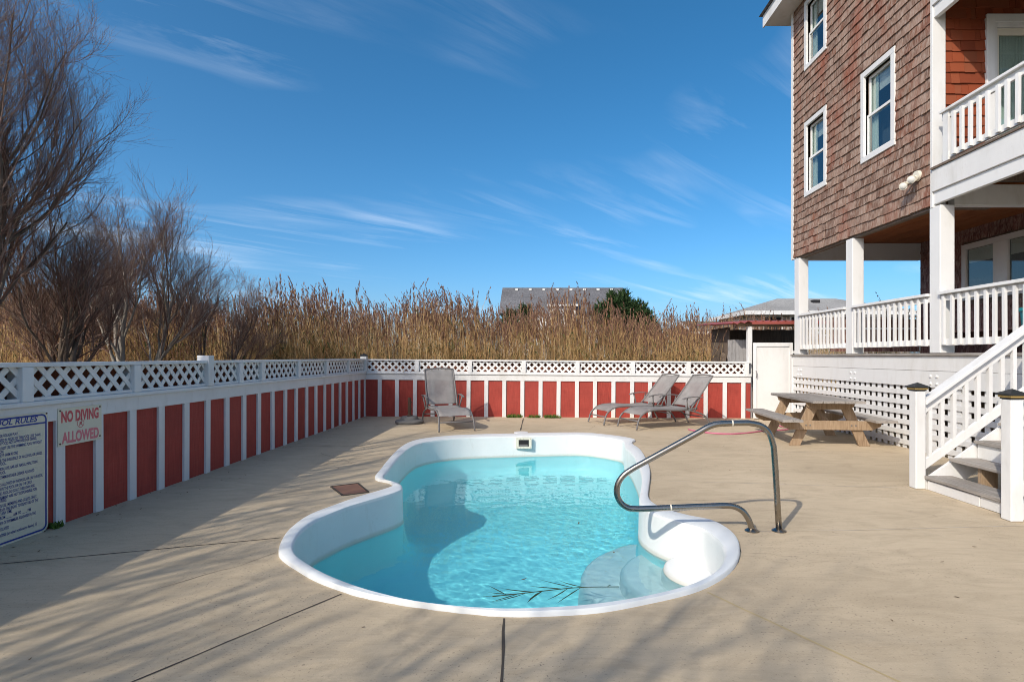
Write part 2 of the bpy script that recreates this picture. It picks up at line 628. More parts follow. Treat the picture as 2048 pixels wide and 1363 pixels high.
def ground_mat():
    m, nt, out = new_mat('sandy grass ground')
    n = pos_noise(nt, 0.35, 6, 0.65)
    n2 = pos_noise(nt, 9, 5, 0.7)
    col = ramp(nt, n, [(0.35, (0.13, 0.10, 0.055)), (0.55, (0.10, 0.095, 0.045)), (0.75, (0.17, 0.135, 0.08))])
    col = mixc(nt, col, (0.06, 0.05, 0.03), ramp(nt, n2, [(0.4, (0.7, 0.7, 0.7)), (0.65, (0, 0, 0))]))
    finish(nt, out, col, 1.0, 0.1, n2, 0.6, 0.05)
    return m


M['ground'] = ground_mat()


def gelcoat():
    m, nt, out = new_mat('white gelcoat shell')
    n = pos_noise(nt, 1.6, 4, 0.6)
    n2 = pos_noise(nt, 14, 5, 0.7)
    n3 = pos_noise(nt, 5, 6, 0.75, (1, 1, 0.25), 0.6)
    col = ramp(nt, n, [(0.3, (0.70, 0.725, 0.715)), (0.7, (0.77, 0.785, 0.775))])
    col = mixc(nt, col, (0.50, 0.49, 0.45), ramp(nt, n2, [(0.60, (0, 0, 0)), (0.85, (0.45, 0.45, 0.45))]))
    col = mixc(nt, col, (0.55, 0.52, 0.45), ramp(nt, n3, [(0.56, (0, 0, 0)), (0.80, (0.55, 0.55, 0.55))]))
    # scum mark left at the water line
    g = nd(nt, 'ShaderNodeNewGeometry')
    sp = nd(nt, 'ShaderNodeSeparateXYZ')
    nt.links.new(g.outputs['Position'], sp.inputs[0])
    w = nd(nt, 'ShaderNodeMath', operation='MULTIPLY_ADD')
    w.inputs[1].default_value = 0.03
    nt.links.new(n2, w.inputs[0]); nt.links.new(sp.outputs['Z'], w.inputs[2])
    band = ramp_range(nt, w.outputs[0], [(-0.325, 0.0), (-0.305, 0.55), (-0.285, 0.4), (-0.262, 0.0)])
    col = mixc(nt, col, (0.40, 0.37, 0.27), band)
    finish(nt, out, col, 0.42, 0.4, n2, 0.04, 0.003)
    return m


M['shell'] = gelcoat()


def water_tint_floor():  # white shell below the waterline; light's blue tint through water put into its colour
    m, nt, out = new_mat('water tinted shell floor')
    n = pos_noise(nt, 1.2, 4, 0.6)
    n2 = pos_noise(nt, 20, 5, 0.7)
    col = ramp(nt, n, [(0.3, (0.34, 0.86, 0.91)), (0.7, (0.39, 0.91, 0.95))])
    col = mixc(nt, col, (0.22, 0.45, 0.50), ramp(nt, n2, [(0.62, (0, 0, 0)), (0.85, (0.35, 0.35, 0.35))]))
    finish(nt, out, col, 0.45, 0.3, n2, 0.03, 0.003)
    return m


M['floor_tinted'] = water_tint_floor()


def water_mat():
    m, nt, out = new_mat('pool water')
    gl = nd(nt, 'ShaderNodeBsdfGlass')
    gl.inputs['Color'].default_value = (0.80, 0.97, 0.985, 1)
    gl.inputs['Roughness'].default_value = 0.0
    gl.inputs['IOR'].default_value = 1.33
    nt.links.new(gl.outputs[0], out.inputs['Surface'])
    return m


M['water'] = water_mat()


def steel():
    m, nt, out = new_mat('polished stainless tube')
    n = pos_noise(nt, 30, 4, 0.6)
    r = ramp(nt, n, [(0.3, (0.20, 0.20, 0.20)), (0.8, (0.34, 0.34, 0.34))])
    finish(nt, out, (0.33, 0.30, 0.26), r, 0.5, metal=1.0)
    return m


M['steel'] = steel()


def sling():
    m, nt, out = new_mat('taupe mesh sling')
    n = pos_noise(nt, 6, 4, 0.6)
    col = ramp(nt, n, [(0.3, (0.25, 0.235, 0.225)), (0.7, (0.33, 0.315, 0.30))])
    b = finish(nt, out, col, 0.75, 0.2)
    tr = nd(nt, 'ShaderNodeBsdfTransparent')
    mx = nd(nt, 'ShaderNodeMixShader'); mx.inputs[0].default_value = 0.24
    nt.links.new(b.outputs[0], mx.inputs[1]); nt.links.new(tr.outputs[0], mx.inputs[2])
    nt.links.new(mx.outputs[0], out.inputs['Surface'])
    return m


M['sling'] = sling()


def glass():
    m, nt, out = new_mat('window glass')
    lw = nd(nt, 'ShaderNodeLayerWeight'); lw.inputs['Blend'].default_value = 0.5
    p5 = nd(nt, 'ShaderNodeMath', operation='POWER'); p5.inputs[1].default_value = 4.0
    nt.links.new(lw.outputs['Facing'], p5.inputs[0])
    fr = nd(nt, 'ShaderNodeMath', operation='MULTIPLY_ADD', use_clamp=True)
    fr.inputs[1].default_value = 0.9; fr.inputs[2].default_value = 0.10
    nt.links.new(p5.outputs[0], fr.inputs[0])
    gl = nd(nt, 'ShaderNodeBsdfGlossy'); gl.inputs['Roughness'].default_value = 0.01
    tr = nd(nt, 'ShaderNodeBsdfTransparent'); tr.inputs[0].default_value = (0.85, 0.9, 0.9, 1)
    mx = nd(nt, 'ShaderNodeMixShader')
    nt.links.new(fr.outputs[0], mx.inputs[0]); nt.links.new(tr.outputs[0], mx.inputs[1]); nt.links.new(gl.outputs[0], mx.inputs[2])
    nt.links.new(mx.outputs[0], out.inputs['Surface'])
    return m


M['glass'] = glass()


def leafy(name, stops, rough=0.7, trans=0.35):
    m, nt, out = new_mat(name)
    col = ramp(nt, rand_fac(nt), stops)
    b = finish(nt, out, col, rough, 0.25)
    t = nd(nt, 'ShaderNodeBsdfTranslucent')
    nt.links.new(col, t.inputs['Color'])
    mx = nd(nt, 'ShaderNodeMixShader'); mx.inputs[0].default_value = trans
    nt.links.new(b.outputs[0], mx.inputs[1]); nt.links.new(t.outputs[0], mx.inputs[2])
    nt.links.new(mx.outputs[0], out.inputs['Surface'])
    return m


M['reed_stem'] = leafy('dry reed', [(0, (0.40, 0.24, 0.10)), (0.4, (0.66, 0.43, 0.19)), (0.75, (0.76, 0.54, 0.27)), (1, (0.52, 0.26, 0.11))], trans=0.15)
M['reed_leaf'] = leafy('reed leaf', [(0, (0.52, 0.32, 0.14)), (0.5, (0.68, 0.48, 0.23)), (0.66, (0.32, 0.25, 0.09)), (0.8, (0.11, 0.145, 0.045)), (1, (0.07, 0.105, 0.033))])
M['reed_plume'] = leafy('reed plume', [(0, (0.17, 0.09, 0.065)), (0.5, (0.27, 0.15, 0.10)), (1, (0.38, 0.23, 0.15))])
M['twig'] = leafy('bare twig', [(0, (0.13, 0.07, 0.05)), (0.5, (0.22, 0.125, 0.09)), (0.8, (0.30, 0.20, 0.15)), (1, (0.42, 0.34, 0.27))], trans=0.0)
M['cedar'] = leafy('cedar needles', [(0, (0.022, 0.05, 0.016)), (0.5, (0.045, 0.085, 0.028)), (1, (0.07, 0.12, 0.045))])
M['pine'] = leafy('yellow green needles', [(0, (0.06, 0.085, 0.02)), (0.5, (0.11, 0.13, 0.03)), (1, (0.16, 0.17, 0.045))])
M['weed'] = leafy('green weed', [(0, (0.06, 0.12, 0.02)), (0.6, (0.12, 0.21, 0.04)), (1, (0.20, 0.22, 0.06))])
M['wet_leaf'] = leafy('floating reed leaf', [(0, (0.03, 0.055, 0.02)), (1, (0.06, 0.085, 0.03))], 0.4)
M['dead_leaf'] = leafy('dead leaf', [(0, (0.10, 0.06, 0.03)), (1, (0.2, 0.13, 0.07))])

# ------------------------------------------------------------------ pool outlines (outer rim, inner rim)
PAIRS = [((557, 1105), (585.6, 1087)), ((567.7, 1077), (598.6, 1062)), ((586, 1056), (626, 1040)), ((617, 1034), (650, 1029)),
         ((663, 1016), (690, 1013)), ((709.5, 999), (730, 1000.5)), ((756, 985), (775, 987.5)), ((780, 977), (797, 979.5)),
         ((785.6, 972.5), (804, 974)), ((777, 966), (799, 966.5)), ((749.6, 958.7), (767, 954.5)), ((762, 940), (777, 938)),
         ((780, 917), (795, 915)), ((802, 895.5), (815, 897)), ((826.6, 883), (836, 886.5)), ((863.6, 876.5), (872, 879.5)),
         ((925, 871.5), (930, 874)), ((1033, 868.5), (1033, 871)), ((1153, 866.5), (1153, 869)), ((1201, 869.5), (1198, 872)),
         ((1250, 875.5), (1240, 878.5)), ((1270.8, 881.3), (1249, 884.6)), ((1264, 888.5), (1251, 894)), ((1280.5, 900.7), (1264, 905)),
         ((1295, 926.5), (1277, 928)), ((1300.8, 949), (1284, 951)), ((1298, 975), (1282, 977)), ((1296.6, 996), (1279, 998)),
         ((1308, 1010.4), (1290, 1014)), ((1337, 1023), (1322, 1030)), ((1379, 1034.6), (1366, 1043)), ((1421, 1042.7), (1405, 1054)),
         ((1453, 1059), (1430, 1071)), ((1472.5, 1078), (1445, 1087)), ((1479.6, 1101), (1450, 1106)), ((1475.8, 1123), (1443, 1128)),
         ((1459.6, 1146), (1425, 1146)), ((1427, 1168.6), (1395, 1162)), ((1379, 1188), (1352, 1176)), ((1298, 1207), (1275, 1193.5)),
         ((1201, 1225), (1180, 1207)), ((1104.6, 1231.6), (1095, 1213)), ((1010, 1233), (1008, 1215.5)), ((910, 1224), (915, 1211)),
         ((817, 1211), (830, 1201)), ((740, 1198), (762, 1185)), ((685, 1183), (706, 1168)), ((632, 1163), (650, 1145)),
         ((595.5, 1142), (610, 1122)), ((564.7, 1121), (590, 1106))]
RIMZ = 0.03
outer = [p.to_2d() for p in spline([G(*a) for a, b in PAIRS], 3, True)]
inner = [p.to_2d() for p in spline([G(b[0], b[1], RIMZ) for a, b in PAIRS], 3, True)]
NP = len(outer)
WATER_Z = -0.32
RIPPLE = 0.00006


def area2(poly):
    return sum(poly[i].x * poly[(i + 1) % len(poly)].y - poly[(i + 1) % len(poly)].x * poly[i].y for i in range(len(poly))) / 2


if area2(outer) < 0:
    outer.reverse(); inner.reverse()


def offset(poly, d):
    """shift a counter-clockwise outline inwards by d, with smoothed normals"""
    n = len(poly)
    k = 3
    out = []
    for i in range(n):
        t = (poly[(i + k) % n] - poly[(i - k) % n])
        nrm = Vector((-t.y, t.x)).normalized()
        out.append(poly[i] + nrm * d)
    for _ in range(2 if abs(d) > 0.06 else 0):
        out = [(out[(i - 1) % n] + out[i] * 2 + out[(i + 1) % n]) / 4 for i in range(n)]
    return out


# ------------------------------------------------------------------ ground, deck
def sheet_with_hole(name, loop, hole, z, mat, thick=0.0):
    a = [Vector((p[0], p[1], 0)) for p in loop]
    b = [Vector((p[0], p[1], 0)) for p in hole]
    tris = tessellate_polygon([a, b])
    allp = a + b
    mb = MB()
    fs = []
    for t in tris:
        p, q, r_ = (allp[i] for i in t)
        if (q - p).cross(r_ - p).z < 0:
            t = (t[0], t[2], t[1])
        fs.append(tuple(t))
    mb.add([(p.x, p.y, z) for p in allp], fs)
    if thick:
        for lp, off in ((a, 0), (b, len(a))):
            n = len(lp)
            vs = [(p.x, p.y, z) for p in lp] + [(p.x, p.y, z - thick) for p in lp]
            mb.add(vs, [(i, n + i, n + (i + 1) % n, (i + 1) % n) for i in range(n)])
    return mb.build(name, mat)


def ragged(poly):
    """the concrete is cut unevenly round the pool rim, leaving a thin open gap here and there"""
    n = len(poly)
    out = []
    for i in range(n):
        t = (poly[(i + 2) % n] - poly[(i - 2) % n])
        nrm = Vector((-t.y, t.x)).normalized()
        for f in (0.0, 0.5):
            p = poly[i].lerp(poly[(i + 1) % n], f)
            out.append(p + nrm * (0.004 + 0.008 * math.sin(i * 0.21 + 1.0) + rnd.uniform(-0.006, 0.006)))
    return out


XL, XR, YN, YF = -3.86, 13.0, -7.0, 12.72
deck_rect = [(XL, YN), (XR, YN), (XR, YF), (XL, YF)]
BIG = 900.0
ground = struct(sheet_with_hole('ground', [(-BIG, -BIG), (BIG, -BIG), (BIG, BIG), (-BIG, BIG)], deck_rect, -0.06, M['ground']))
deck = struct(sheet_with_hole('pool_deck', deck_rect, [p for p in ragged(outer)], 0.0, M['deck'], 0.12))


def joint(pts, w, mat, z=0.002):
    pts = [Vector(p) for p in pts]
    path = []
    for a, b in zip(pts[:-1], pts[1:]):
        n = max(2, int((b - a).length / 0.12))
        path += [a.lerp(b, k / n) for k in range(n)]
    path.append(pts[-1])
    vs, fs = [], []
    for i, p in enumerate(path):
        d = (path[min(i + 1, len(path) - 1)] - path[max(i - 1, 0)]).normalized()
        s = Vector((-d.y, d.x, 0))
        ww = w * rnd.uniform(0.6, 1.25) / 2
        j = s * rnd.uniform(-1, 1) * 0.0025
        vs += [Vector((p.x, p.y, z)) + s * ww + j, Vector((p.x, p.y, z)) - s * ww + j]
    for i in range(len(path) - 1):
        fs.append((2 * i, 2 * i + 1, 2 * i + 3, 2 * i + 2))
    return MB().add(vs, fs).build('deck_joint', mat, deck)


joint([G(1008, 1236), G(1003, 1363), (G(1003, 1363) + Vector((0, -5, 0)))], 0.014, M['joint'])
a_, b_ = G(683, 1187), G(265, 1363)
joint([a_, b_, b_ + (b_ - a_) * 1.5], 0.011, M['joint'])
a_, b_ = G(560, 1075), G(0, 1127)
joint([a_, b_, b_ + (b_ - a_) * 0.3], 0.011, M['joint'])
a_, b_ = G(1415, 1184), G(1800, 1363)
joint([a_, b_, b_ + (b_ - a_) * 1.0], 0.012, M['joint_yellow'])
joint([G(572, 891), G(726, 891)], 0.016, M['joint'])
joint([G(1047, 836), G(1041, 860)], 0.022, M['joint'])
joint([G(1300, 960), G(1600, 969), G(1815, 975)], 0.012, M['joint_pale'])
joint([G(1480, 1062), G(1700, 1060), G(2100, 1049)], 0.010, M['joint_pale'])
joint([G(1290, 896), G(1500, 902), G(1700, 905)], 0.014, M['joint_pale'])

def crack(u0, v0, u1, v1, w=0.004):
    p, q = G(u0, v0), G(u1, v1)
    n_ = max(6, int((q - p).length / 0.09))
    side_ = Vector((-(q - p).y, (q - p).x, 0)).normalized()
    pts, off = [], 0.0
    for k in range(n_ + 1):
        off += rnd.gauss(0, 0.012)
        pts.append(p.lerp(q, k / n_) + side_ * off)
    vs, fs = [], []
    for k, c_ in enumerate(pts):
        ww = w * rnd.uniform(0.25, 1.1) / 2
        vs += [Vector((c_.x, c_.y, 0.0015)) + side_ * ww, Vector((c_.x, c_.y, 0.0015)) - side_ * ww]
        if k:
            fs.append((2 * k - 2, 2 * k - 1, 2 * k + 1, 2 * k))
    MB().add(vs, fs).build('deck_crack', M['joint'], deck)


crack(1296, 1000, 1190 + 420, 990)
crack(1482, 1105, 1650, 1120, 0.002)
crack(300, 1180, 560, 1108)
crack(720, 930, 640, 905)
crack(1180, 860, 1210, 838)

# ------------------------------------------------------------------ the pool
pool = thing('swimming_pool', 'white fibreglass kidney shaped pool sunk in the tan deck', 'pool', (0.2, 5.5, 0))


def rings_mesh(name, rings, mat, parent, smooth=35, close_last=False):
    mb = MB()
    n = len(rings[0])
    vs = []
    for rg in rings:
        vs += rg
    fs = []
    for i in range(len(rings) - 1):
        for k in range(n):
            k2 = (k + 1) % n
            fs.append((i * n + k, i * n + k2, (i + 1) * n + k2, (i + 1) * n + k))
    if close_last:
        b = (len(rings) - 1) * n
        last = [Vector((p[0], p[1], 0)) for p in rings[-1]]
        for t in tessellate_polygon([last]):
            p, q, r_ = (last[i] for i in t)
            if (q - p).cross(r_ - p).z < 0:
                t = (t[0], t[2], t[1])
            fs.append(tuple(b + i for i in t))
    mb.add(vs, fs)
    return mb.build(name, mat, parent, auto=smooth)


def ring(poly, z):
    return [(p.x, p.y, z) for p in poly]


def lerp2(a, b, t):
    return [p.lerp(q, t) for p, q in zip(a, b)]


rings_mesh('coping', [ring(outer, -0.06), ring(outer, RIMZ - 0.010), ring(lerp2(outer, inner, 0.12), RIMZ), ring(lerp2(outer, inner, 0.86), RIMZ + 0.002),
                      ring(inner, RIMZ - 0.006), ring(offset(inner, 0.006), RIMZ - 0.03)], M['shell'], pool, 50)
i0 = offset(inner, 0.005)
rings_mesh('shell_wall', [ring(i0, RIMZ - 0.03), ring(offset(inner, 0.012), -0.30), ring(offset(inner, 0.016), -0.36)], M['shell'], pool, 60)
rings_mesh('shell_floor', [ring(offset(inner, 0.016), -0.36), ring(offset(inner, 0.03), -0.70), ring(offset(inner, 0.06), -1.0), ring(offset(inner, 0.10), -1.14),
                           ring(offset(inner, 0.18), -1.23), ring(offset(inner, 0.30), -1.27)], M['floor_tinted'], pool, 60, True)
for rad, top, cy_s in ((0.34, -0.27, 4.28), (0.64, -0.52, 4.42), (0.95, -0.78, 4.55)):
    mb = MB()
    mb.lathe((1.36, cy_s, 0), [(rad + 0.05, -1.4), (rad + 0.02, top - 0.10), (rad, top - 0.025), (rad - 0.03, top), (0.02, top + 0.004)], 48)
    mb.build('step', M['shell'], pool, auto=40)
# skimmer mouth in the far wall
sk = P(1047.5, 884, 9.235)
mb = MB()
w2, h2, wi, hi = 0.130, 0.092, 0.085, 0.055
sk.z = -0.085
for (x0, x1, z0, z1) in ((-w2, w2, hi, h2), (-w2, w2, -h2, -hi), (-w2, -wi, -hi, hi), (wi, w2, -hi, hi)):
    mb.box(sk.x + x0, sk.x + x1, sk.y - 0.012, sk.y + 0.03, sk.z + z0, sk.z + z1)
sf = mb.build('skimmer_faceplate', M['beige_plastic'], pool)
mb = MB()
for k in range(-2, 3):
    for sgn in (-1, 1):
        mb.lathe((0, 0, 0), [(0.005, 0), (0.003, 0.003)], 6)
for i in range(len(mb.v)):
    k = i // 12
    x, y, z = mb.v[i]
    kk, sg = (k // 2) - 2, (1 if k % 2 else -1)
    mb.v[i] = (sk.x + kk * 0.055 + x, sk.y - 0.012 - z, sk.z + sg * 0.074 + y)
mb.build('screw', M['rust'], sf)
MB().box(sk.x - wi, sk.x + wi, sk.y - 0.008, sk.y - 0.004, sk.z - hi, sk.z + hi).build('skimmer_throat', M['dark'], pool)
MB().box(sk.x - wi + 0.01, sk.x + wi - 0.02, sk.y - 0.0115, sk.y - 0.0085, sk.z - hi, sk.z - 0.02).build('skimmer_weir', M['frame_grey'], pool)
# water: a gently rippled sheet
wpoly = offset(inner, -0.03)


GS = 0.0125
gx0, gy0 = min(p.x for p in wpoly) - GS, min(p.y for p in wpoly) - GS
gnx = int((max(p.x for p in wpoly) - gx0) / GS) + 2
gny = int((max(p.y for p in wpoly) - gy0) / GS) + 2
px_ = np.array([p.x for p in wpoly]); py_ = np.array([p.y for p in wpoly])
cxs = gx0 + GS * (np.arange(gnx) + 0.5); cys = gy0 + GS * (np.arange(gny) + 0.5)
keep = np.zeros((gny, gnx), bool)
qx, qy = np.roll(px_, 1), np.roll(py_, 1)
for r_, yv in enumerate(cys):
    cr = (py_ > yv) != (qy > yv)
    xs_ = (qx[cr] - px_[cr]) * (yv - py_[cr]) / (qy[cr] - py_[cr]) + px_[cr]
    keep[r_] = ((cxs[:, None] < xs_[None]).sum(1) % 2).astype(bool)
vx, vy = np.meshgrid(gx0 + GS * np.arange(gnx + 1), gy0 + GS * np.arange(gny + 1))
rw = np.random.default_rng(17)
hz_w = np.zeros_like(vx)
for k in range(60):
    lam = 0.045 * (0.34 / 0.045) ** rw.uniform(0, 1)
    kk = 2 * np.pi / lam
    th = rw.normal(1.2, 0.8)
    hz_w += RIPPLE * (lam / 0.15) ** 1.5 * np.sin(kk * (vx * np.cos(th) + vy * np.sin(th)) + rw.uniform(0, 6.28))
gust = 0.55 + 0.45 * np.sin(vx * 1.3 + 0.8 + 0.9 * np.sin(vy * 0.9)) * np.sin(vy * 1.05 + 2.0 + 0.7 * np.sin(vx * 1.7))
hz_w *= 0.45 + 0.75 * gust
idx = -np.ones(vx.shape, int)
V_, T_ = [], []
rr_, cc_ = np.nonzero(keep)
for a_, b_ in ((0, 0), (0, 1), (1, 0), (1, 1)):
    idx[rr_ + a_, cc_ + b_] = 0
sel = np.nonzero(idx.ravel() >= 0)[0]
flat = idx.ravel(); flat[sel] = np.arange(len(sel)); idx = flat.reshape(idx.shape)
nv = len(sel)
top_v = np.stack([vx.ravel()[sel], vy.ravel()[sel], WATER_Z + hz_w.ravel()[sel]], 1)
q0, q1, q2, q3 = idx[rr_, cc_], idx[rr_, cc_ + 1], idx[rr_ + 1, cc_ + 1], idx[rr_ + 1, cc_]
Tt = np.concatenate([np.stack([q0, q1, q2], 1), np.stack([q0, q2, q3], 1)])
water = struct(link('water', arrays_mesh('water', top_v, Tt, [M['water']], smooth=True)))
# the sun is refracted by the ripples onto the pool shell
sun_d.cycles.is_caustics_light = True
water.cycles.is_caustics_caster = True
for o in pool.children_recursive:
    o.cycles.is_caustics_receiver = True

# skimmer lid, hatch
lid = G(1042, 865.5)
mb = MB().lathe((lid.x, lid.y, 0), [(0.125, 0.001), (0.125, 0.012), (0.118, 0.018), (0.02, 0.020)], 28)
tag(mb.build('skimmer_lid', M['white_old'], auto=30), 'round white skimmer lid set flush in the deck behind the pool', 'lid')
h = [G(662, 973), G(716, 966.5), G(737, 984), G(686, 991)]
hz = thing('deck_hatch', 'rust brown square cover in the deck left of the pool neck', 'cover', ((h[0] + h[2]) / 2))
mb = MB().prism([(p.x, p.y) for p in h], -0.03, 0.004)
mb.build('cover', M['hatch'], hz)
mb = MB()
cen = (h[0] + h[2]) / 2
for a, b in zip(h, h[1:] + h[:1]):
    mb.bar(a + Vector((0, 0, 0.003)), b + Vector((0, 0, 0.003)), 0.018, 0.010)
mb.build('rim', M['joint'], hz)

# ------------------------------------------------------------------ signs
def text_mesh(txt, shear=0.0, bold=0.022):
    cu = bpy.data.curves.new('txt', 'FONT')
    cu.body = txt
    cu.size = 1.0
    cu.shear = shear
    cu.offset = bold
    cu.resolution_u = 3
    o = bpy.data.objects.new('txt', cu)
    COL.objects.link(o)
    dg = bpy.context.evaluated_depsgraph_get()
    me = bpy.data.meshes.new_from_object(o.evaluated_get(dg))
    bpy.data.objects.remove(o)
    bpy.data.curves.remove(cu)
    return me


def put_text(txt, root, ya, yb, zb, hgt, mat, x, shear=0.0, slope=0.0, bold=0.022):
    """lettering on a board that faces +X: from ya to yb along Y, baseline zb"""
    me = text_mesh(txt, shear, bold)
    co = np.empty(len(me.vertices) * 3, dtype=np.float32)
    me.vertices.foreach_get('co', co)
    co = co.reshape(-1, 3)
    x0, x1 = co[:, 0].min(), co[:, 0].max()
    out = np.empty_like(co)
    t = (co[:, 0] - x0) / max(1e-6, x1 - x0)
    out[:, 1] = ya + t * (yb - ya)
    out[:, 2] = zb + co[:, 1] / 0.73 * hgt + slope * t
    out[:, 0] = x
    me.vertices.foreach_set('co', out.ravel())
    me.materials.clear()
    me.materials.append(mat)
    me.update()
    return link('lettering', me, root)


CX, CY = -3.81, 12.6          # corner of the two fences
SX = CX + 0.024


def fy(u):
    return -SX * F / (VX - u)


def fz(u, v):
    return CH - (v - VY) / F * fy(u)


rules = thing('pool_rules_sign', 'cream pool rules sign with blue lettering on the left fence', 'sign', (SX, 4.05, 0.0))
y0, y1, zt, zb = 3.72, fy(95), 0.925, 0.0
prof = []
rr = 0.05
for cx_, cz_, a0 in ((y1 - rr, zt - rr, 0), (y0 + rr, zt - rr, 90), (y0 + rr, zb + rr, 180), (y1 - rr, zb + rr, 270)):
    for k in range(5):
        a = R(a0 + 90 * k / 4)
        prof.append((SX + 0.001, cx_ + rr * math.cos(a), cz_ + rr * math.sin(a)))
MB().extrude(prof, (0.004, 0, 0)).build('board', M['sign_cream'], rules)


def border(inset, wd, mat, x):
    def loop(ins, r_):
        pts = []
        for cx_, cz_, a0 in ((y1 - ins - r_, zt - ins - r_, 0), (y0 + ins + r_, zt - ins - r_, 90), (y0 + ins + r_, zb + ins + r_, 180), (y1 - ins - r_, zb + ins + r_, 270)):
            for k in range(6):
                a = R(a0 + 90 * k / 5)
                pts.append((x, cx_ + r_ * math.cos(a), cz_ + r_ * math.sin(a)))
        return pts
    A, B = loop(inset, 0.045), loop(inset + wd, 0.045 - wd)
    n = len(A)
    return MB().add(A + B, [(i, (i + 1) % n, n + (i + 1) % n, n + i) for i in range(n)]).build('border', mat, rules)


border(0.014, 0.013, M['sign_blue'], SX + 0.0065)
zl = fz(93, 843.6)
MB().box(SX + 0.0062, SX + 0.0068, y0 + 0.027, y1 - 0.027, zl - 0.006, zl + 0.006).build('border', M['sign_blue'], rules)
put_text('POOL RULES', rules, fy(0) - 0.085, fy(74), fz(74, 842) + 0.002, 0.042, M['sign_blue'], SX + 0.0066, 0.25)
LINES = [('OR ROUGH PLAY.', 35, 869), ('NED IN AREAS OF THE POOL LESS THAN', 79, 870.5), ('N POOLS NOT APPROVED FOR DIVING.', 72, 878),
         ('D NOT USE THE SWIMMING POOL WITHOUT', 82, 885), ('ION.', 6, 905), ('NOT SWIM ALONE.', 35, 907), ('ER THE INFLUENCE OF ALCOHOL OR DRUGS', 82.5, 907.5),
         ('POOL.', 11, 928), ('SKIN, EYE, EAR OR NASAL INFECTION', 73, 925), ('POOL.', 10, 946), ('COMMUNICABLE DISEASE ALLOWED', 67, 942),
         ('TS ALLOWED IN THE POOL OR ON THE DECK.', 84, 951.5), ('D IN THE POOL OR ON THE DECK.', 63, 965), ('NG POOL DO SO AT THEIR OWN RISK.', 68.5, 972),
         ('GEMENT ARE NOT RESPONSIBLE FOR', 72, 979), ('URIES.', 12, 1001), ('TE USE. MEMBERS AND GUESTS ONLY.', 72, 994), ('ERVES THE RIGHT TO DENY USE OF THE', 75, 1001),
         ('T ANY TIME.', 23, 1023), ('FROM ______ A.M. TO _____ P.M.', 60.6, 1020), ('BER OF SWIMMERS ALLOWED IN THE', 70, 1027),
         ('LOCATED', 16, 1056), ('HONE (or other notification device)  IS', 72, 1049)]
for tx, u, v in LINES:
    put_text(tx, rules, fy(0) - 0.012, fy(u), fz(u, v), 0.0225, M['sign_blue'], SX + 0.0066, bold=0.010)
MB().box(SX + 0.006, SX + 0.009, y1 - 0.022, y1 - 0.010, zt - 0.02, zt - 0.008).build('screw', M['rust'], rules)

nod = thing('no_diving_sign', 'small faded no diving allowed sign with red letters', 'sign', (SX, 4.66, 0.62))
ya, yb, za, zb2 = fy(114.5), fy(202), 0.632, 0.936
MB().box(SX + 0.001, SX + 0.005, ya, yb, za, zb2).build('board', M['sign_cream'], nod, bevel=0.001)
put_text('NO DIVING', nod, fy(121), fy(196), zb2 - 0.112, 0.088, M['sign_red'], SX + 0.0058, bold=0.045)
put_text('ALLOWED', nod, fy(122), fy(196.5), za + 0.022, 0.088, M['sign_pink'], SX + 0.0058, bold=0.045)
mb = MB()
cyy, czz, ro, ri = fy(160), (za + zb2) / 2 + 0.012, 0.036, 0.0315
vs = [(SX + 0.0058, cyy + r_ * math.cos(2 * math.pi * k / 28), czz + r_ * math.sin(2 * math.pi * k / 28)) for r_ in (ro, ri) for k in range(28)]
mb.add(vs, [(k, (k + 1) % 28, 28 + (k + 1) % 28, 28 + k) for k in range(28)])
for (p, q) in (((-.018, -.022), (.012, .006)), ((.012, .006), (-.008, .012)), ((.004, -.002), (.020, -.020)), ((-.016, -.004), (.010, .006)), ((.010, .012), (.018, .018))):
    mb.bar((SX + 0.0058, cyy + p[0], czz + p[1]), (SX + 0.0058, cyy + q[0], czz + q[1]), 0.0008, 0.006, (0, -(q[1] - p[1]), q[0] - p[0]))
mb.build('pictogram', M['sign_red'], nod)
for yy, zz in ((ya + 0.02, zb2 - 0.02), (yb - 0.02, zb2 - 0.02), (ya + 0.02, za + 0.02), (yb - 0.02, za + 0.03)):
    mb = MB()
    mb.tube([(SX + 0.004, yy, zz), (SX + 0.009, yy, zz)], 0.007, 8)
    mb.build('screw', M['rust'], nod)

# ------------------------------------------------------------------ fences
def lattice_slats(root, s0, s1, z0, z1, y, per, w, t, cache):
    """two crossed layers of laths, each a child, in the local frame of root"""
    L, H = s1 - s0, z1 - z0
    for sg, yy in ((1, y), (-1, y - t)):
        c = -H + 0.03 * (sg + 1)
        while c < L:
            xa, xb = max(c, 0), min(c + H, L)
            if xb - xa > 0.03:
                za, zb = xa - c, xb - c
                if sg < 0:
                    za, zb = H - za, H - zb
                ln = round((xb - xa) * math.sqrt(2) + (0.02 if True else 0), 2)
                if ln not in cache:
                    cache[ln] = MB().box(-ln / 2, ln / 2, -t / 2, t / 2, -w / 2, w / 2).mesh('lath', M['white'])
                o = bpy.data.objects.new('lath', cache[ln])
                COL.objects.link(o)
                o.parent = root
                o.location = (s0 + (xa + xb) / 2, yy, z0 + (za + zb) / 2)
                o.rotation_euler = (0, -R(45) * sg, 0)
            c += per


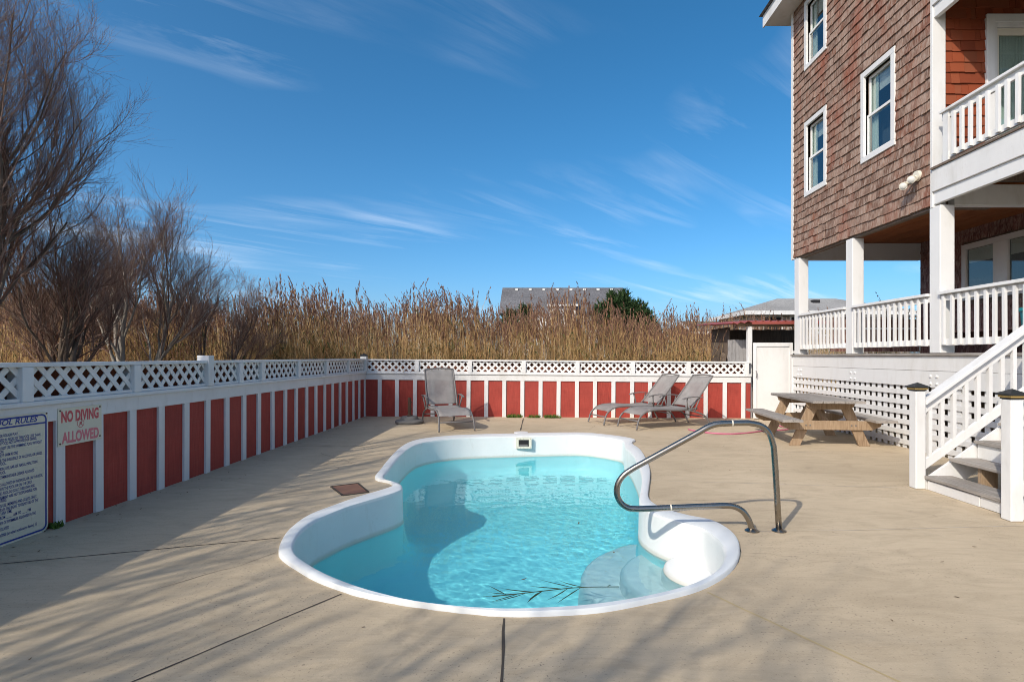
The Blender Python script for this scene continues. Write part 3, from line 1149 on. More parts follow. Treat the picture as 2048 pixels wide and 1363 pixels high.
def fence(root, L, battens, posts, tall, cap_posts, ground_z=-0.03):
    cache = {}
    edges = sorted(battens)
    bw = 0.088
    bm = MB().box(-bw / 2, bw / 2, -0.018, 0.022, ground_z, 0.852).mesh('batten', M['white_old'])
    for x in edges:
        o = link('batten', bm, root, 0.003, True)
        o.location = (x + rnd.uniform(-.006, .006), 0, 0)
        o.rotation_euler = (0, rnd.gauss(0, 0.004), 0)
    for a, b in zip([0.0] + edges, edges + [L]):
        if b - a < 0.1:
            continue
        MB().box(a + 0.002, b - 0.002, -0.016, -0.003, ground_z, 0.852).build('panel', M['red'], root, local=True)
    # band, ledge, rails
    MB().box(0, L, -0.02, 0.024, 0.842, 0.975).build('band_board', M['white_old'], root, bevel=0.004, local=True)
    MB().box(0, L, -0.10, 0.050, 0.976, 1.012).build('ledge', M['white'], root, bevel=0.006, local=True)
    MB().box(0, L, -0.008, 0.026, 1.013, 1.040).build('bottom_rail', M['white'], root, bevel=0.003, local=True)
    MB().box(0, L, -0.105, 0.045, 1.272, 1.306).build('top_rail', M['white'], root, bevel=0.005, local=True)
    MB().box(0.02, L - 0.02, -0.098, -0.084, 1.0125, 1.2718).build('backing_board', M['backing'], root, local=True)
    ps = sorted(posts)
    for x in ps:
        top = 1.365 if x in tall else 1.2715
        d = 0.055 if x in tall else 0.047
        o = MB().box(x - d, x + d, -0.075, 0.047 if x not in tall else 0.062, 1.0127, top).build('post', M['white'], root, bevel=0.005, local=True)
        if x in cap_posts:
            MB().add([(x - .07, -.08, top), (x + .07, -.08, top), (x + .07, .07, top), (x - .07, .07, top),
                      (x - .07, -.08, top + .02), (x + .07, -.08, top + .02), (x + .07, .07, top + .02), (x - .07, .07, top + .02), (x, -.005, top + .06)],
                     ((3, 2, 1, 0), (0, 1, 5, 4), (1, 2, 6, 5), (2, 3, 7, 6), (3, 0, 4, 7), (4, 5, 8), (5, 6, 8), (6, 7, 8), (7, 4, 8))).build('post_cap', M['black'], o, local=True)
    lim = [0.0] + ps + [L]
    for a, b in zip(lim[:-1], lim[1:]):
        if b - a > 0.2:
            lattice_slats(root, a + 0.04, b - 0.04, 1.035, 1.276, 0.006, 0.153, 0.043, 0.008, cache)


left_fence = thing('board_fence', 'shaded red and white fence with lattice top along the left side', 'fence', (CX, CY, 0), R(-90))
Ltot = 13.2
posts_left = [CY - y for y in (12.53, 11.4, 10.17, 8.96, 7.75, 7.17, 6.47, 5.29, 4.14, 2.95, 1.75, 0.55)]
fence(left_fence, Ltot, [0.05 + 0.4047 * i for i in range(32)], posts_left, {posts_left[6], posts_left[0]}, {posts_left[0]})
BX, BY = 4.78, 12.2
Lb = math.hypot(BX - CX, BY - CY)
ang = math.atan2(CY - BY, CX - BX)
back_fence = thing('board_fence', 'sunlit red and white fence with lattice top behind the loungers', 'fence', (BX, BY, -0.065), ang)
back_fence.rotation_euler = Euler((0, -0.0065, ang), 'XYZ')
fence(back_fence, Lb, [Lb - (0.33 + 0.4055 * k) for k in range(21) if Lb - (0.33 + 0.4055 * k) > 0.05],
      [Lb - d for d in (1.19, 2.39, 3.60, 4.80, 6.02, 7.24, 8.50)], set(), set(), -0.06)

# ------------------------------------------------------------------ house
WX = 5.52                      # plane of the long shingled wall
WY0, WY1 = 7.64, 11.80         # near and far end
WZ0, WZ1 = 3.43, 8.62
house = thing('beach_house', 'tall brown shingled beach house with white trim and stacked porches', 'house', (7.5, 9.7, 0))
WINS = [(10.40, 11.24, 4.57, 6.07), (8.43, 9.30, 4.57, 6.07), (10.40, 11.24, 7.12, 8.50)]
mb = MB()
# body: sheathing with window holes, as strips
ycuts = sorted({WY0, WY1} | {w[0] + .09 for w in WINS} | {w[1] - .09 for w in WINS})
zcuts = sorted({WZ0, WZ1} | {w[2] + .09 for w in WINS} | {w[3] - .09 for w in WINS})
for ya_, yb_ in zip(ycuts[:-1], ycuts[1:]):
    for za_, zb_ in zip(zcuts[:-1], zcuts[1:]):
        cy_, cz_ = (ya_ + yb_) / 2, (za_ + zb_) / 2
        if any(w[0] < cy_ < w[1] and w[2] < cz_ < w[3] for w in WINS):
            continue
        mb.box(WX + 0.005, WX + 0.12, ya_, yb_, za_, zb_)
mb.box(WX + 0.12, 12.0, WY1 - 0.12, WY1, 3.76, WZ1)          # far gable wall
mb.build('wall', M['wood_brown'], house)
mb = MB()
DX0, DX1, DZ0, DZ1 = 6.226, 8.3, 3.93, 6.05
mb.box(WX + 0.125, DX0 + 0.1, WY0 + 0.02, WY0 + 0.12, 3.40, 6.50)
mb.box(DX1 - 0.1, 12.0, WY0 + 0.02, WY0 + 0.12, 3.40, 6.50)
mb.box(DX0 + 0.1, DX1 - 0.1, WY0 + 0.02, WY0 + 0.12, DZ1 - 0.1, 6.50)
mb.box(WX + 0.125, 12.0, WY0 + 0.02, WY0 + 0.12, 6.51, WZ1)
mb.build('front_wall', M['wood_brown'], house)

# shingles
SH = []       # (key distance, matrix, material)
unit = {}


def shingle_unit(kind):
    if kind not in unit:
        # local: x across, y outwards, z up; butt at z=0
        vs = [(0, 0, 0), (1, 0, 0), (1, 1, 0), (0, 1, 0), (0, 0, 1), (1, 0, 1), (1, .25, 1), (0, .25, 1)]
        mb_ = MB().add(vs, MB.BOXF)
        unit[kind] = mb_.mesh('shingle', M[kind])
    return unit[kind]


def course(kind, org, ax, out, length, z, hgt, skip, store):
    s = -rnd.uniform(0, 0.1)
    while s < length:
        w = rnd.choice([0.07, 0.09, 0.11, 0.13, 0.15, 0.17, 0.2]) * rnd.uniform(0.9, 1.1)
        a, b = max(s, 0), min(s + w, length)
        s += w
        segs = [(a, b)]
        for (k0, k1, z0, z1) in skip:
            if z0 < z + hgt * 0.45 < z1:
                ns = []
                for (p, q) in segs:
                    if q <= k0 or p >= k1:
                        ns.append((p, q)); continue
                    if p < k0: ns.append((p, k0))
                    if q > k1: ns.append((k1, q))
                segs = ns
        for (p, q) in segs:
            if q - p < 0.012:
                continue
            o = Vector(org) + Vector(ax) * (p + 0.0015)
            zz = z + rnd.uniform(-0.011, 0.007)
            th = rnd.uniform(0.020, 0.033)
            Mx = Matrix(((ax[0] * (q - p - 0.003), out[0] * th, 0, o.x), (ax[1] * (q - p - 0.003), out[1] * th, 0, o.y), (0, 0, hgt * 1.12, zz), (0, 0, 0, 1)))
            store.append((kind, Mx))


store_a = []
nz = int((WZ1 - WZ0) / 0.149)
skipw = [(w[0], w[1], w[2], w[3]) for w in WINS]
for i in range(nz + 1):
    # along +Y from WY0 (x axis = +Y, outwards = -X)
    course('shingle', (WX + 0.004, WY0 + 0.03, 0), (0, 1, 0), (-1, 0, 0), WY1 - WY0 - 0.10, WZ0 + 0.005 + i * 0.149, 0.149,
           [(a - WY0 - 0.03, b - WY0 - 0.03, c, d) for (a, b, c, d) in skipw], store_a)
store_r = []
for i in range(18):
    course('shingle_red', (WX + 0.16, WY0 + 0.019, 0), (1, 0, 0), (0, -1, 0), 3.0, 3.93 + i * 0.148, 0.148,
           [(DX0 - WX - 0.16, DX1 - WX - 0.16, DZ0, DZ1)], store_r)


def in_frame(p):
    u = VX + p.x / p.y * F
    v = VY - (p.z - CH) / p.y * F
    return 0 < u < 2048 and -10 < v < 1363


def shingles(store, keep, parent):
    vis = []
    for k, (kind, Mx) in enumerate(store):
        c = Mx @ Vector((0.5, 1, 0.5))
        if in_frame(c):
            vis.append((c.length, k))
    vis.sort()
    top = {k for d, k in vis[:keep]}
    rest = {}
    for k, (kind, Mx) in enumerate(store):
        if k in top:
            o = bpy.data.objects.new('shingle', shingle_unit(kind))
            COL.objects.link(o)
            o.parent = parent
            o.matrix_parent_inverse = parent.matrix_basis.inverted()
            o.matrix_basis = Mx
        else:
            mb_ = rest.setdefault(kind, MB())
            vs = [Mx @ v.co for v in shingle_unit(kind).vertices]
            mb_.add(vs, MB.BOXF)
    for kind, mb_ in rest.items():
        struct(mb_.build('shingles', M[kind], parent), 'stuff')


shingles(store_a, 245, house)
shingles(store_r, 55, house)
# porch wall set back under the upper storey
IX = 8.15
store_i = []
for i in range(17):
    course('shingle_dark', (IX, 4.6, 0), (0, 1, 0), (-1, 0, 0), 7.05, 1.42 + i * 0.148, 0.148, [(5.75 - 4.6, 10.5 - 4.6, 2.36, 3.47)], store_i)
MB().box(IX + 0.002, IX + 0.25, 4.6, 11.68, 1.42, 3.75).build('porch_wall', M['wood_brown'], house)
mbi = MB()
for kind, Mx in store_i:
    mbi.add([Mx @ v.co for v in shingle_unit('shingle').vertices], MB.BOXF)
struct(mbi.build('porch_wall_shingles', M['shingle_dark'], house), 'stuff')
# floor slab over the porch, stained boards below it
for i in range(14):
    x = WX + 0.13 + i * 0.19
    MB().box(x, x + 0.186, WY0 + 0.03, WY1 - 0.02, 3.735 + 0.002 * (i % 2), 3.76).build('ceiling_board', M['ceiling_wood'], house)
MB().box(WX + 0.02, IX - 0.01, WY1 - 0.16, WY1 - 0.06, 3.375, 3.73).build('end_beam', M['trim'], house, bevel=0.006)
MB().box(WX + 0.02, WX + 0.12, WY0 + 0.03, WY1 - 0.17, 3.395, 3.425).build('bottom_trim', M['wood_brown'], house)
MB().box(WX - 0.03, WX + 0.152, WY0 - 0.012, WY0 + 0.019, 3.40, WZ1).build('corner_board', M['trim'], house, bevel=0.004)
MB().box(WX - 0.031, WX - 0.001, WY0 + 0.0195, WY0 + 0.028, 3.40, WZ1).build('corner_board', M['trim'], house)
MB().box(WX - 0.028, WX + 0.02, WY1 - 0.075, WY1 + 0.02, WZ0 - 0.03, WZ1).build('corner_board', M['trim'], house, bevel=0.004)
# eave and roof
MB().box(5.10, WX + 0.4, WY0 - 1.0, WY1 + 0.42, WZ1, WZ1 + 0.04).build('soffit', M['trim'], house)
MB().box(5.07, 5.10, WY0 - 1.0, WY1 + 0.45, WZ1 - 0.02, WZ1 + 0.24).build('fascia', M['trim'], house)
MB().add([(5.0, WY0 - 1, WZ1 + .25), (9.0, WY0 - 1, WZ1 + 2.6), (13.0, WY0 - 1, WZ1 + .25), (5.0, WY1 + .5, WZ1 + .25), (9.0, WY1 + .5, WZ1 + 2.6), (13, WY1 + .5, WZ1 + .25)],
         ((0, 1, 4, 3), (1, 2, 5, 4), (0, 2, 1), (3, 4, 5), (0, 3, 5, 2))).build('roof', M['roof_grey'], house)


def window_long(y0, y1, z0, z1):
    t = 0.09
    mb_ = MB()
    x0, x1 = WX - 0.035, WX + 0.05
    mb_.box(x0, x1, y0, y1, z1 - t, z1).box(x0, x1, y0, y1, z0, z0 + t)
    mb_.box(x0, x1, y0, y0 + t, z0 + t, z1 - t).box(x0, x1, y1 - t, y1, z0 + t, z1 - t)
    wf = mb_.build('window', M['trim'], house, bevel=0.004)
    a, b, c, d = y0 + t, y1 - t, z0 + t, z1 - t
    zm = (c + d) / 2
    for (q0, q1, xx) in ((c, zm + 0.02, WX + 0.022), (zm - 0.02, d, WX + 0.055)):
        f = 0.042
        s_ = MB().box(xx, xx + 0.03, a, b, q1 - f, q1).box(xx, xx + 0.03, a, b, q0, q0 + f)
        s_.box(xx, xx + 0.03, a, a + f, q0 + f, q1 - f).box(xx, xx + 0.03, b - f, b, q0 + f, q1 - f)
        s_.build('sash', M['white'], wf)
        MB().box(xx + 0.012, xx + 0.016, a + f, b - f, q0 + f, q1 - f).build('pane', M['glass'], wf)
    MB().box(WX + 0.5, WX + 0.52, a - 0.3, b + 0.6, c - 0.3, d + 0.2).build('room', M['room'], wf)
    cm_ = MB()
    for k in range(5):
        yy = b - 0.02 - k * 0.03
        cm_.box(WX + 0.095 + 0.015 * (k % 2), WX + 0.11 + 0.015 * (k % 2), yy - 0.031, yy, c, d)
    cm_.build('curtain', M['curtain'], wf)
    MB().box(WX + 0.125, WX + 0.13, a, b - 0.17, d - 0.30, d).build('blind', M['blind'], wf)


for w in WINS:
    window_long(*w)

# porch window on the set back wall
pw = MB()
zlo, zhi = 2.40, 3.45
pw.box(IX - 0.05, IX + 0.02, 5.75, 10.50, zhi - 0.1, zhi).box(IX - 0.05, IX + 0.02, 5.75, 10.50, zlo, zlo + 0.09)
for y in (5.75, 7.6, 9.48, 10.40):
    pw.box(IX - 0.049, IX + 0.02, y, y + (0.30 if y in (7.6, 9.48) else 0.10), zlo + 0.09, zhi - 0.1)
pwf = pw.build('window', M['trim'], house, bevel=0.004)
for (a, b) in ((5.86, 7.59), (7.91, 9.47), (9.79, 10.39)):
    MB().box(IX - 0.012, IX - 0.008, a, b, zlo + 0.1, zhi - 0.11).build('pane', M['glass'], pwf)
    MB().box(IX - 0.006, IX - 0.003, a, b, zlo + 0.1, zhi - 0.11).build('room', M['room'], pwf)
    MB().box(IX - 0.0075, IX - 0.0065, a + 0.02, b - 0.02, zhi - 0.36, zhi - 0.11).build('blind', M['blind'], pwf)

# balcony door
dm = MB()
y_ = WY0 + 0.019
for (x0, x1, z0, z1, yo) in ((DX0, DX0 + .11, DZ0, DZ1, .05), (DX0 + .11, DX1, DZ1 - .11, DZ1, .05), (DX0 + .11, DX0 + .16, DZ0, DZ1 - .11, .03), (DX0 + .16, DX1, DZ1 - .17, DZ1 - .11, .03)):
    dm.box(x0, x1, y_ - yo, y_ + 0.05, z0, z1)
door = dm.build('sliding_door', M['trim'], house, bevel=0.004)
s_ = MB().box(DX0 + .165, DX0 + .20, y_ - 0.005, y_ + 0.03, DZ0, DZ1 - .175).box(DX0 + .20, DX1, y_ - 0.005, y_ + 0.03, DZ1 - .27, DZ1 - .175)
s_.build('sash', M['beige_plastic'], door)
MB().box(DX0 + .2, DX1 - .1, y_ + 0.012, y_ + 0.016, DZ0, DZ1 - .27).build('pane', M['glass'], door)
cm_ = MB()
for k in range(26):
    xx = DX0 + 0.2 + k * 0.022
    cm_.box(xx, xx + 0.023, y_ + 0.035 + 0.012 * (k % 2), y_ + 0.045 + 0.012 * (k % 2), DZ0, DZ1 - .2)
cm_.build('curtain', M['curtain'], door)
MB().box(DX0 + .5, DX1 - .1, y_ + 0.30, y_ + 0.32, DZ0, DZ1 - .2).build('blind', M['curtain'], door)
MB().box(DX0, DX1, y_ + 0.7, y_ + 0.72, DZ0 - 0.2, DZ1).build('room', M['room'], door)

# balconies
BYN = 3.4


def balcony(z, rail):
    MB().box(WX - 0.04, WX, BYN, WY0 - 0.013, z - 0.30, z).build('balcony_fascia', M['white_old'], house, bevel=0.005)
    MB().box(WX - 0.012, WX + 0.05, BYN, WY0 - 0.013, z - 0.47, z - 0.302).build('balcony_beam', M['white'], house, bevel=0.005)
    MB().box(WX - 0.06, WX + 0.09, BYN, WY0 - 0.014, z + 0.001, z + 0.03).build('balcony_edge', M['wood_brown'], house)
    for k in range(18):
        x = WX + 0.1 + k * 0.15
        MB().box(x, x + 0.144, BYN, WY0 - 0.014, z + 0.001, z + 0.028).build('floor_board', M['wood_grey'], house)
    for k in range(8):
        y = WY0 - 0.25 - k * 0.5
        MB().box(WX + 0.06, 10.5, y, y + 0.045, z - 0.22, z - 0.001).build('joist', M['wood_brown'], house)
    if rail:
        mb_ = MB().box(WX - 0.055, WX + 0.055, BYN, WY0 - 0.16, z + 0.70, z + 0.735).box(WX - 0.012, WX + 0.028, BYN, WY0 - 0.16, z + 0.61, z + 0.70)
        rl = mb_.build('balcony_railing', M['white'], house, bevel=0.004)
        MB().box(WX - 0.012, WX + 0.028, BYN, WY0 - 0.16, z + 0.075, z + 0.16).build('bottom_rail', M['white'], rl, bevel=0.003)
        MB().box(WX - 0.03, WX + 0.07, WY0 - 0.30, WY0 - 0.20, z + 0.031, z + 0.698).build('rail_post', M['white'], rl, bevel=0.003)
        bme = MB().box(-0.036, 0, -0.02, 0.02, 0, 0.56).mesh('baluster', M['white'])
        for k in range(27):
            o = link('baluster', bme, rl)
            o.location = (WX - 0.013, WY0 - 0.40 - k * 0.137 + rnd.gauss(0, 0.004), z + 0.085)
            o.rotation_euler = (rnd.gauss(0, 0.006), 0, rnd.gauss(0, 0.03))


balcony(3.91, True)
balcony(6.47, False)
MB().box(WX + 0.2, 11.0, WY0 - 0.11, WY0 + 0.018, 3.405, 3.685).build('cross_beam', M['white'], house, bevel=0.006)

# floodlight on the wall
fl = thing('floodlight', 'twin headed beige floodlight on the brown shingle wall', 'lamp', (WX - 0.02, 7.93, 3.93))
c = Vector((WX - 0.025, 7.93, 3.93))
MB().tube([c + Vector((0.01, 0, 0)), c + Vector((-0.03, 0, 0))], [0.075, 0.07], 20).build('base_plate', M['beige_plastic'], fl, auto=40)
for dx_, dy_, dz_ in ((-0.075, -0.01, -0.035), (-0.095, 0.13, -0.085)):
    a = c + Vector((-0.03, dy_ * 0.3, -0.01))
    b = c + Vector((dx_, dy_, dz_))
    e = b + Vector((-0.075, -0.075, -0.045))
    MB().tube([a, b, b.lerp(e, .3), e], [0.018, 0.022, 0.048, 0.055], 16).build('lamp_head', M['beige_plastic'], fl, auto=50)
    MB().tube([e - (e - b).normalized() * 0.005, e + (e - b).normalized() * 0.012], [0.05, 0.035], 16).build('lens', M['blind'], fl, auto=50)

# ------------------------------------------------------------------ raised deck
DZ = 1.40
rdeck = thing('raised_deck', 'raised white porch deck with lattice skirt behind the picnic table', 'deck', (6.8, 9.5, 0))
for k in range(18):
    x = WX + 0.06 + k * 0.15
    MB().box(x, x + 0.145, 3.2, WY1, DZ - 0.035, DZ).build('floor_board', M['wood_grey'], rdeck)
MB().box(WX - 0.05, WX + 0.055, 3.2, WY1, DZ - 0.036, DZ - 0.001).build('edge_board', M['wood_grey'], rdeck, bevel=0.004)
MB().box(WX - 0.02, WX + 0.03, 3.2, WY1, 1.155, DZ - 0.037).build('skirt_board', M['white_old'], rdeck, bevel=0.004)
MB().box(WX - 0.016, WX + 0.03, 3.2, WY1, 0.925, 1.152).build('skirt_board', M['white'], rdeck, bevel=0.004)
vm = MB().box(0.012, 0.026, -0.040, 0.040, 0.0, 0.93).mesh('upright_slat', M['white'])
for k in range(56):
    o = link('upright_slat', vm, rdeck)
    o.location = (WX - 0.0, WY1 - 0.06 - 0.151 * k, 0)
    if o.location.y < 3.3:
        bpy.data.objects.remove(o)
for k in range(6):
    z = 0.83 - k * 0.148
    MB().box(WX - 0.007, WX + 0.011, 3.2, WY1, z - 0.037, z + 0.037).build('lattice_slat', M['white_old'], rdeck, bevel=0.002)
MB().box(WX - 0.03, WX + 0.05, WY1 - 0.04, WY1 + 0.02, 0, 1.36).build('corner_post', M['white'], rdeck)
for y in (11.45, 9.55, 7.62):
    for a in (-0.06, 0.06):
        for b in (-0.05, 0.05):
            MB().tube([(WX - 0.014, y + a, 1.03 + b), (WX - 0.034, y + a, 1.03 + b)], [0.022, 0.014], 10).build('bolt_head', M['white'], rdeck, auto=40)
for y, top in ((11.58, WZ0 - 0.036), (9.66, WZ0 - 0.036), (7.60, 3.404)):
    MB().box(WX - 0.02, WX + 0.18, y - 0.1, y + 0.1, DZ + 0.001, top).build('post', M['white'], rdeck, bevel=0.008)
MB().box(WX + 1.0, WX + 1.1, 3.2, WY1, -0.02, 1.3).build('inner_frame', M['wood_brown'], rdeck)
bme = MB().box(-0.034, 0.0, -0.019, 0.019, 0, 0.66).mesh('baluster', M['white'])


def porch_rail(y0, y1):
    mb_ = MB().box(WX - 0.065, WX + 0.055, y0, y1, DZ + 0.785, DZ + 0.825).box(WX - 0.005, WX + 0.03, y0, y1, DZ + 0.70, DZ + 0.784)
    rl = mb_.build('railing', M['white'], rdeck, bevel=0.004)
    MB().box(WX - 0.005, WX + 0.03, y0, y1, DZ + 0.10, DZ + 0.19).build('bottom_rail', M['white'], rl, bevel=0.003)
    n_ = int((y1 - y0 - 0.02) / 0.128)
    st = (y1 - y0) / n_
    for k in range(n_):
        o = link('baluster', bme, rl)
        o.location = (WX - 0.006, y0 + st * (k + 0.5) + rnd.gauss(0, 0.004), DZ + 0.105 + rnd.gauss(0, 0.003))
        o.rotation_euler = (rnd.gauss(0, 0.006), 0, rnd.gauss(0, 0.03))


porch_rail(9.77, 11.47)
porch_rail(7.71, 9.55)
porch_rail(5.85, 7.49)
# low boarded wall across the far end
for k in range(13):
    x = WX + 0.75 + k * 0.145
    MB().box(x, x + 0.142, WY1 - 0.10, WY1 - 0.08, DZ + 0.06, DZ + 0.74).build('end_board', M['shingle_dark'], rdeck)
MB().box(WX + 0.2, IX, WY1 - 0.14, WY1 - 0.04, DZ + 0.785, DZ + 0.825).build('end_rail', M['white'], rdeck)
MB().box(WX + 0.2, IX, WY1 - 0.125, WY1 - 0.101, DZ + 0.52, DZ + 0.56).build('end_rail', M['white'], rdeck)
# bench and tub on the porch
bench = thing('porch_bench', 'dark red wooden bench behind the porch railing', 'bench', (7.7, 8.8, DZ))
MB().box(7.55, 8.10, 7.9, 10.6, DZ + 0.38, DZ + 0.42).build('seat', M['shingle_dark'], bench, bevel=0.004)
MB().box(7.98, 8.04, 7.9, 10.6, DZ + 0.421, DZ + 0.78).build('backrest', M['shingle_dark'], bench, bevel=0.004)
for y in (7.95, 9.2, 10.5):
    MB().box(7.58, 7.97, y, y + 0.06, DZ + 0.001, DZ + 0.379).build('leg', M['shingle_dark'], bench)
tub = thing('storage_tub', 'teal plastic tub on the porch at the right edge', 'tub', (6.76, 7.3, DZ))
MB().lathe((6.76, 7.3, DZ + 0.001), [(0.22, 0), (0.27, 0.55), (0.29, 0.56), (0.29, 0.60), (0.26, 0.60), (0.2, 0.1)], 20).build('body', M['teal'], tub, auto=40)

# ------------------------------------------------------------------ staircase
stair = thing('staircase', 'white porch staircase with grey treads and capped newel posts', 'stairs', (4.8, 5.15, 0))
SY0, SY1 = 4.66, 5.64
RUN, RISE, TZ0, TX0 = 0.25, 0.18, 0.14, 3.99
for i in range(8):
    x, z = TX0 + i * RUN, TZ0 + i * RISE
    if i < 7:
        MB().box(x, x + 0.135, SY0 - 0.02, SY1 + 0.02, z - 0.034, z).build('tread', M['wood_grey'], stair, bevel=0.006)
        MB().box(x + 0.141, x + 0.285, SY0 - 0.02, SY1 + 0.02, z - 0.034, z - 0.001).build('tread', M['wood_grey'], stair, bevel=0.006)
    if i == 0:
        MB().box(x + 0.025, x + 0.045, SY0, 4.98, 0.004, z - 0.036).build('riser', M['white_old'], stair, bevel=0.003)
        MB().box(x + 0.020, x + 0.045, 4.985, SY1, 0.002, z - 0.045).build('riser', M['white_old'], stair, bevel=0.003)
    elif i == 2:
        # notched riser with a round cut in its lower edge
        pts = [(x + 0.03, SY0, z - 0.036), (x + 0.03, SY0, z - RISE + 0.002), (x + 0.03, SY0 + 0.05, z - RISE + 0.002)]
        for k in range(9):
            a = math.pi * (1 - k / 8)
            pts.append((x + 0.03, SY0 + 0.30 + 0.24 * math.cos(a), z - RISE + 0.002 + 0.095 * math.sin(a)))
        pts += [(x + 0.03, SY1, z - RISE + 0.002), (x + 0.03, SY1, z - 0.036)]
        MB().extrude(pts, (0.02, 0, 0)).build('riser', M['white'], stair)
    elif i > 2:
        MB().box(x + 0.03, x + 0.05, SY0, SY1, z - RISE + 0.001, z - 0.036).build('riser', M['white'], stair)


def stringer(y0, y1, mat, lift):
    pts = [(TX0 + 0.02, y0, 0.0), (TX0 + 0.28, y0, 0.0), (5.9, y0, 1.14), (5.9, y0, 1.41 + lift), (TX0 + 0.02, y0, 0.10 + lift)]
    MB().extrude(pts, (0, y1 - y0, 0)).build('stringer', mat, stair)


stringer(SY1 + 0.022, SY1 + 0.06, M['white'], 0.0)
stringer(SY0 - 0.06, SY0 - 0.022, M['white'], 0.0)
for yy in (4.97, 5.30):
    for i in range(1, 5):
        MB().box(TX0 + i * RUN - 0.02 + 0.06, TX0 + i * RUN + 0.20, yy, yy + 0.04, 0.001 if i < 3 else TZ0 + (i - 2) * RISE, TZ0 + i * RISE - 0.036).build('carriage', M['wood_new'], stair)
for (ny, hh) in ((5.715, 1.0), (4.585, 1.0)):
    NX = 3.958
    nw = MB().box(NX - 0.052, NX + 0.052, ny - 0.052, ny + 0.052, 0.002, hh).build('newel_post', M['white'], stair, bevel=0.008)
    MB().box(NX - 0.057, NX + 0.057, ny - 0.057, ny + 0.057, hh + 0.001, hh + 0.014).build('cap_base', M['black'], nw, bevel=0.003)
    MB().box(NX - 0.066, NX + 0.066, ny - 0.066, ny + 0.066, hh + 0.0145, hh + 0.034).build('cap_band', M['gold'], nw, bevel=0.004)
    e = 0.078
    t0 = hh + 0.0345
    MB().add([(NX - e, ny - e, t0), (NX + e, ny - e, t0), (NX + e, ny + e, t0), (NX - e, ny + e, t0),
              (NX - e, ny - e, t0 + .012), (NX + e, ny - e, t0 + .012), (NX + e, ny + e, t0 + .012), (NX - e, ny + e, t0 + .012), (NX, ny, t0 + .052)],
             ((3, 2, 1, 0), (0, 1, 5, 4), (1, 2, 6, 5), (2, 3, 7, 6), (3, 0, 4, 7), (4, 5, 8), (5, 6, 8), (6, 7, 8), (7, 4, 8))).build('cap_top', M['black'], nw)
    sl = RISE / RUN
    x0 = NX + 0.053
    top0 = 0.90
    xe = 5.85
    for name_, dz_, hh_, ww_ in (('handrail', -0.042, 0.042, 0.13), ('rail_board', -0.145, 0.10, 0.036), ('bottom_rail', -0.72, 0.11, 0.036)):
        a = Vector((x0, ny, top0 + dz_))
        b = Vector((xe, ny, top0 + dz_ + sl * (xe - x0)))
        q = [a + Vector((0, -ww_ / 2, 0)), b + Vector((0, -ww_ / 2, 0)), b + Vector((0, -ww_ / 2, hh_)), a + Vector((0, -ww_ / 2, hh_))]
        MB().extrude(q, (0, ww_, 0)).build(name_, M['white'], stair, bevel=0.005)
    for k in range(14):
        xx = x0 + 0.07 + k * 0.124
        zb_ = top0 - 0.72 + 0.095 + sl * (xx - x0)
        MB().box(xx - 0.019, xx + 0.019, ny - 0.017, ny + 0.017, zb_, zb_ + 0.50).build('baluster', M['white'], stair)

# ------------------------------------------------------------------ gate, shed, board fence by the gate
gy = 12.02
gl_ = (1506 - VX) / F * gy
gr_ = (1585 - VX) / F * gy
gate = thing('gate', 'flat white painted gate between the fence and the porch', 'gate', ((gl_ + gr_) / 2, gy, 0))
gt = CH + (VY - 685) / F * gy
MB().box(gl_ + 0.05, gr_ - 0.05, gy, gy + 0.03, 0.03, gt - 0.05).build('gate_panel', M['white_old'], gate)
mb = MB().box(gl_, gl_ + 0.07, gy - 0.025, gy - 0.001, 0.02, gt).box(gr_ - 0.07, gr_, gy - 0.025, gy - 0.001, 0.02, gt)
mb.box(gl_ + 0.07, gr_ - 0.07, gy - 0.0245, gy - 0.001, gt - 0.08, gt).box(gl_ + 0.07, gr_ - 0.07, gy - 0.0245, gy - 0.001, 0.02, 0.10)
mb.build('gate_frame', M['white'], gate, bevel=0.004)
hx, hz_ = (1511 - VX) / F * gy, CH - (748 - VY) / F * gy
MB().tube(spline([(hx, gy - 0.025, hz_ - 0.07), (hx, gy - 0.06, hz_ - 0.05), (hx, gy - 0.06, hz_ + 0.05), (hx, gy - 0.025, hz_ + 0.07)], 4), 0.009, 8).build('pull_handle', M['frame_grey'], gate, smooth=True)
for zz in (1.45, 0.98, 0.3):
    MB().box(gr_ - 0.01, gr_ + 0.04, gy - 0.032, gy - 0.0255, zz - 0.03, zz + 0.03).build('hinge', M['white_old'], gate)

shed = thing('lean_to_shed', 'brown board lean to with red corrugated roof behind the gate', 'shed', (5.0, 13.6, 0))
sy0, sy1 = 12.9, 14.7
sx0, sx1 = (1452 - VX) / F * 14.0, 6.9
for k in range(17):
    x = 4.72 + k * 0.125
    MB().box(x, x + 0.121, sy1 - 0.2, sy1 - 0.18, -0.05, 2.05 + 0.004 * (k % 3)).build('wall_board', M['wood_brown'], shed)
for k in range(11):
    y = sy0 + 0.4 + k * 0.125
    MB().box(4.70, 4.719, y, y + 0.121, -0.05, 2.06).build('wall_board', M['wood_brown'], shed)
px0, px1 = (1495 - VX) / F * 12.3, (1504 - VX) / F * 12.3
MB().box(px0, px1, 12.28, 12.38, 0, CH + (VY - 652) / F * 12.3).build('post', M['white'], shed, bevel=0.005)
MB().box(px0 - 0.2, 6.9, 12.40, 12.46, 2.02, 2.10).build('beam', M['wood_new'], shed)
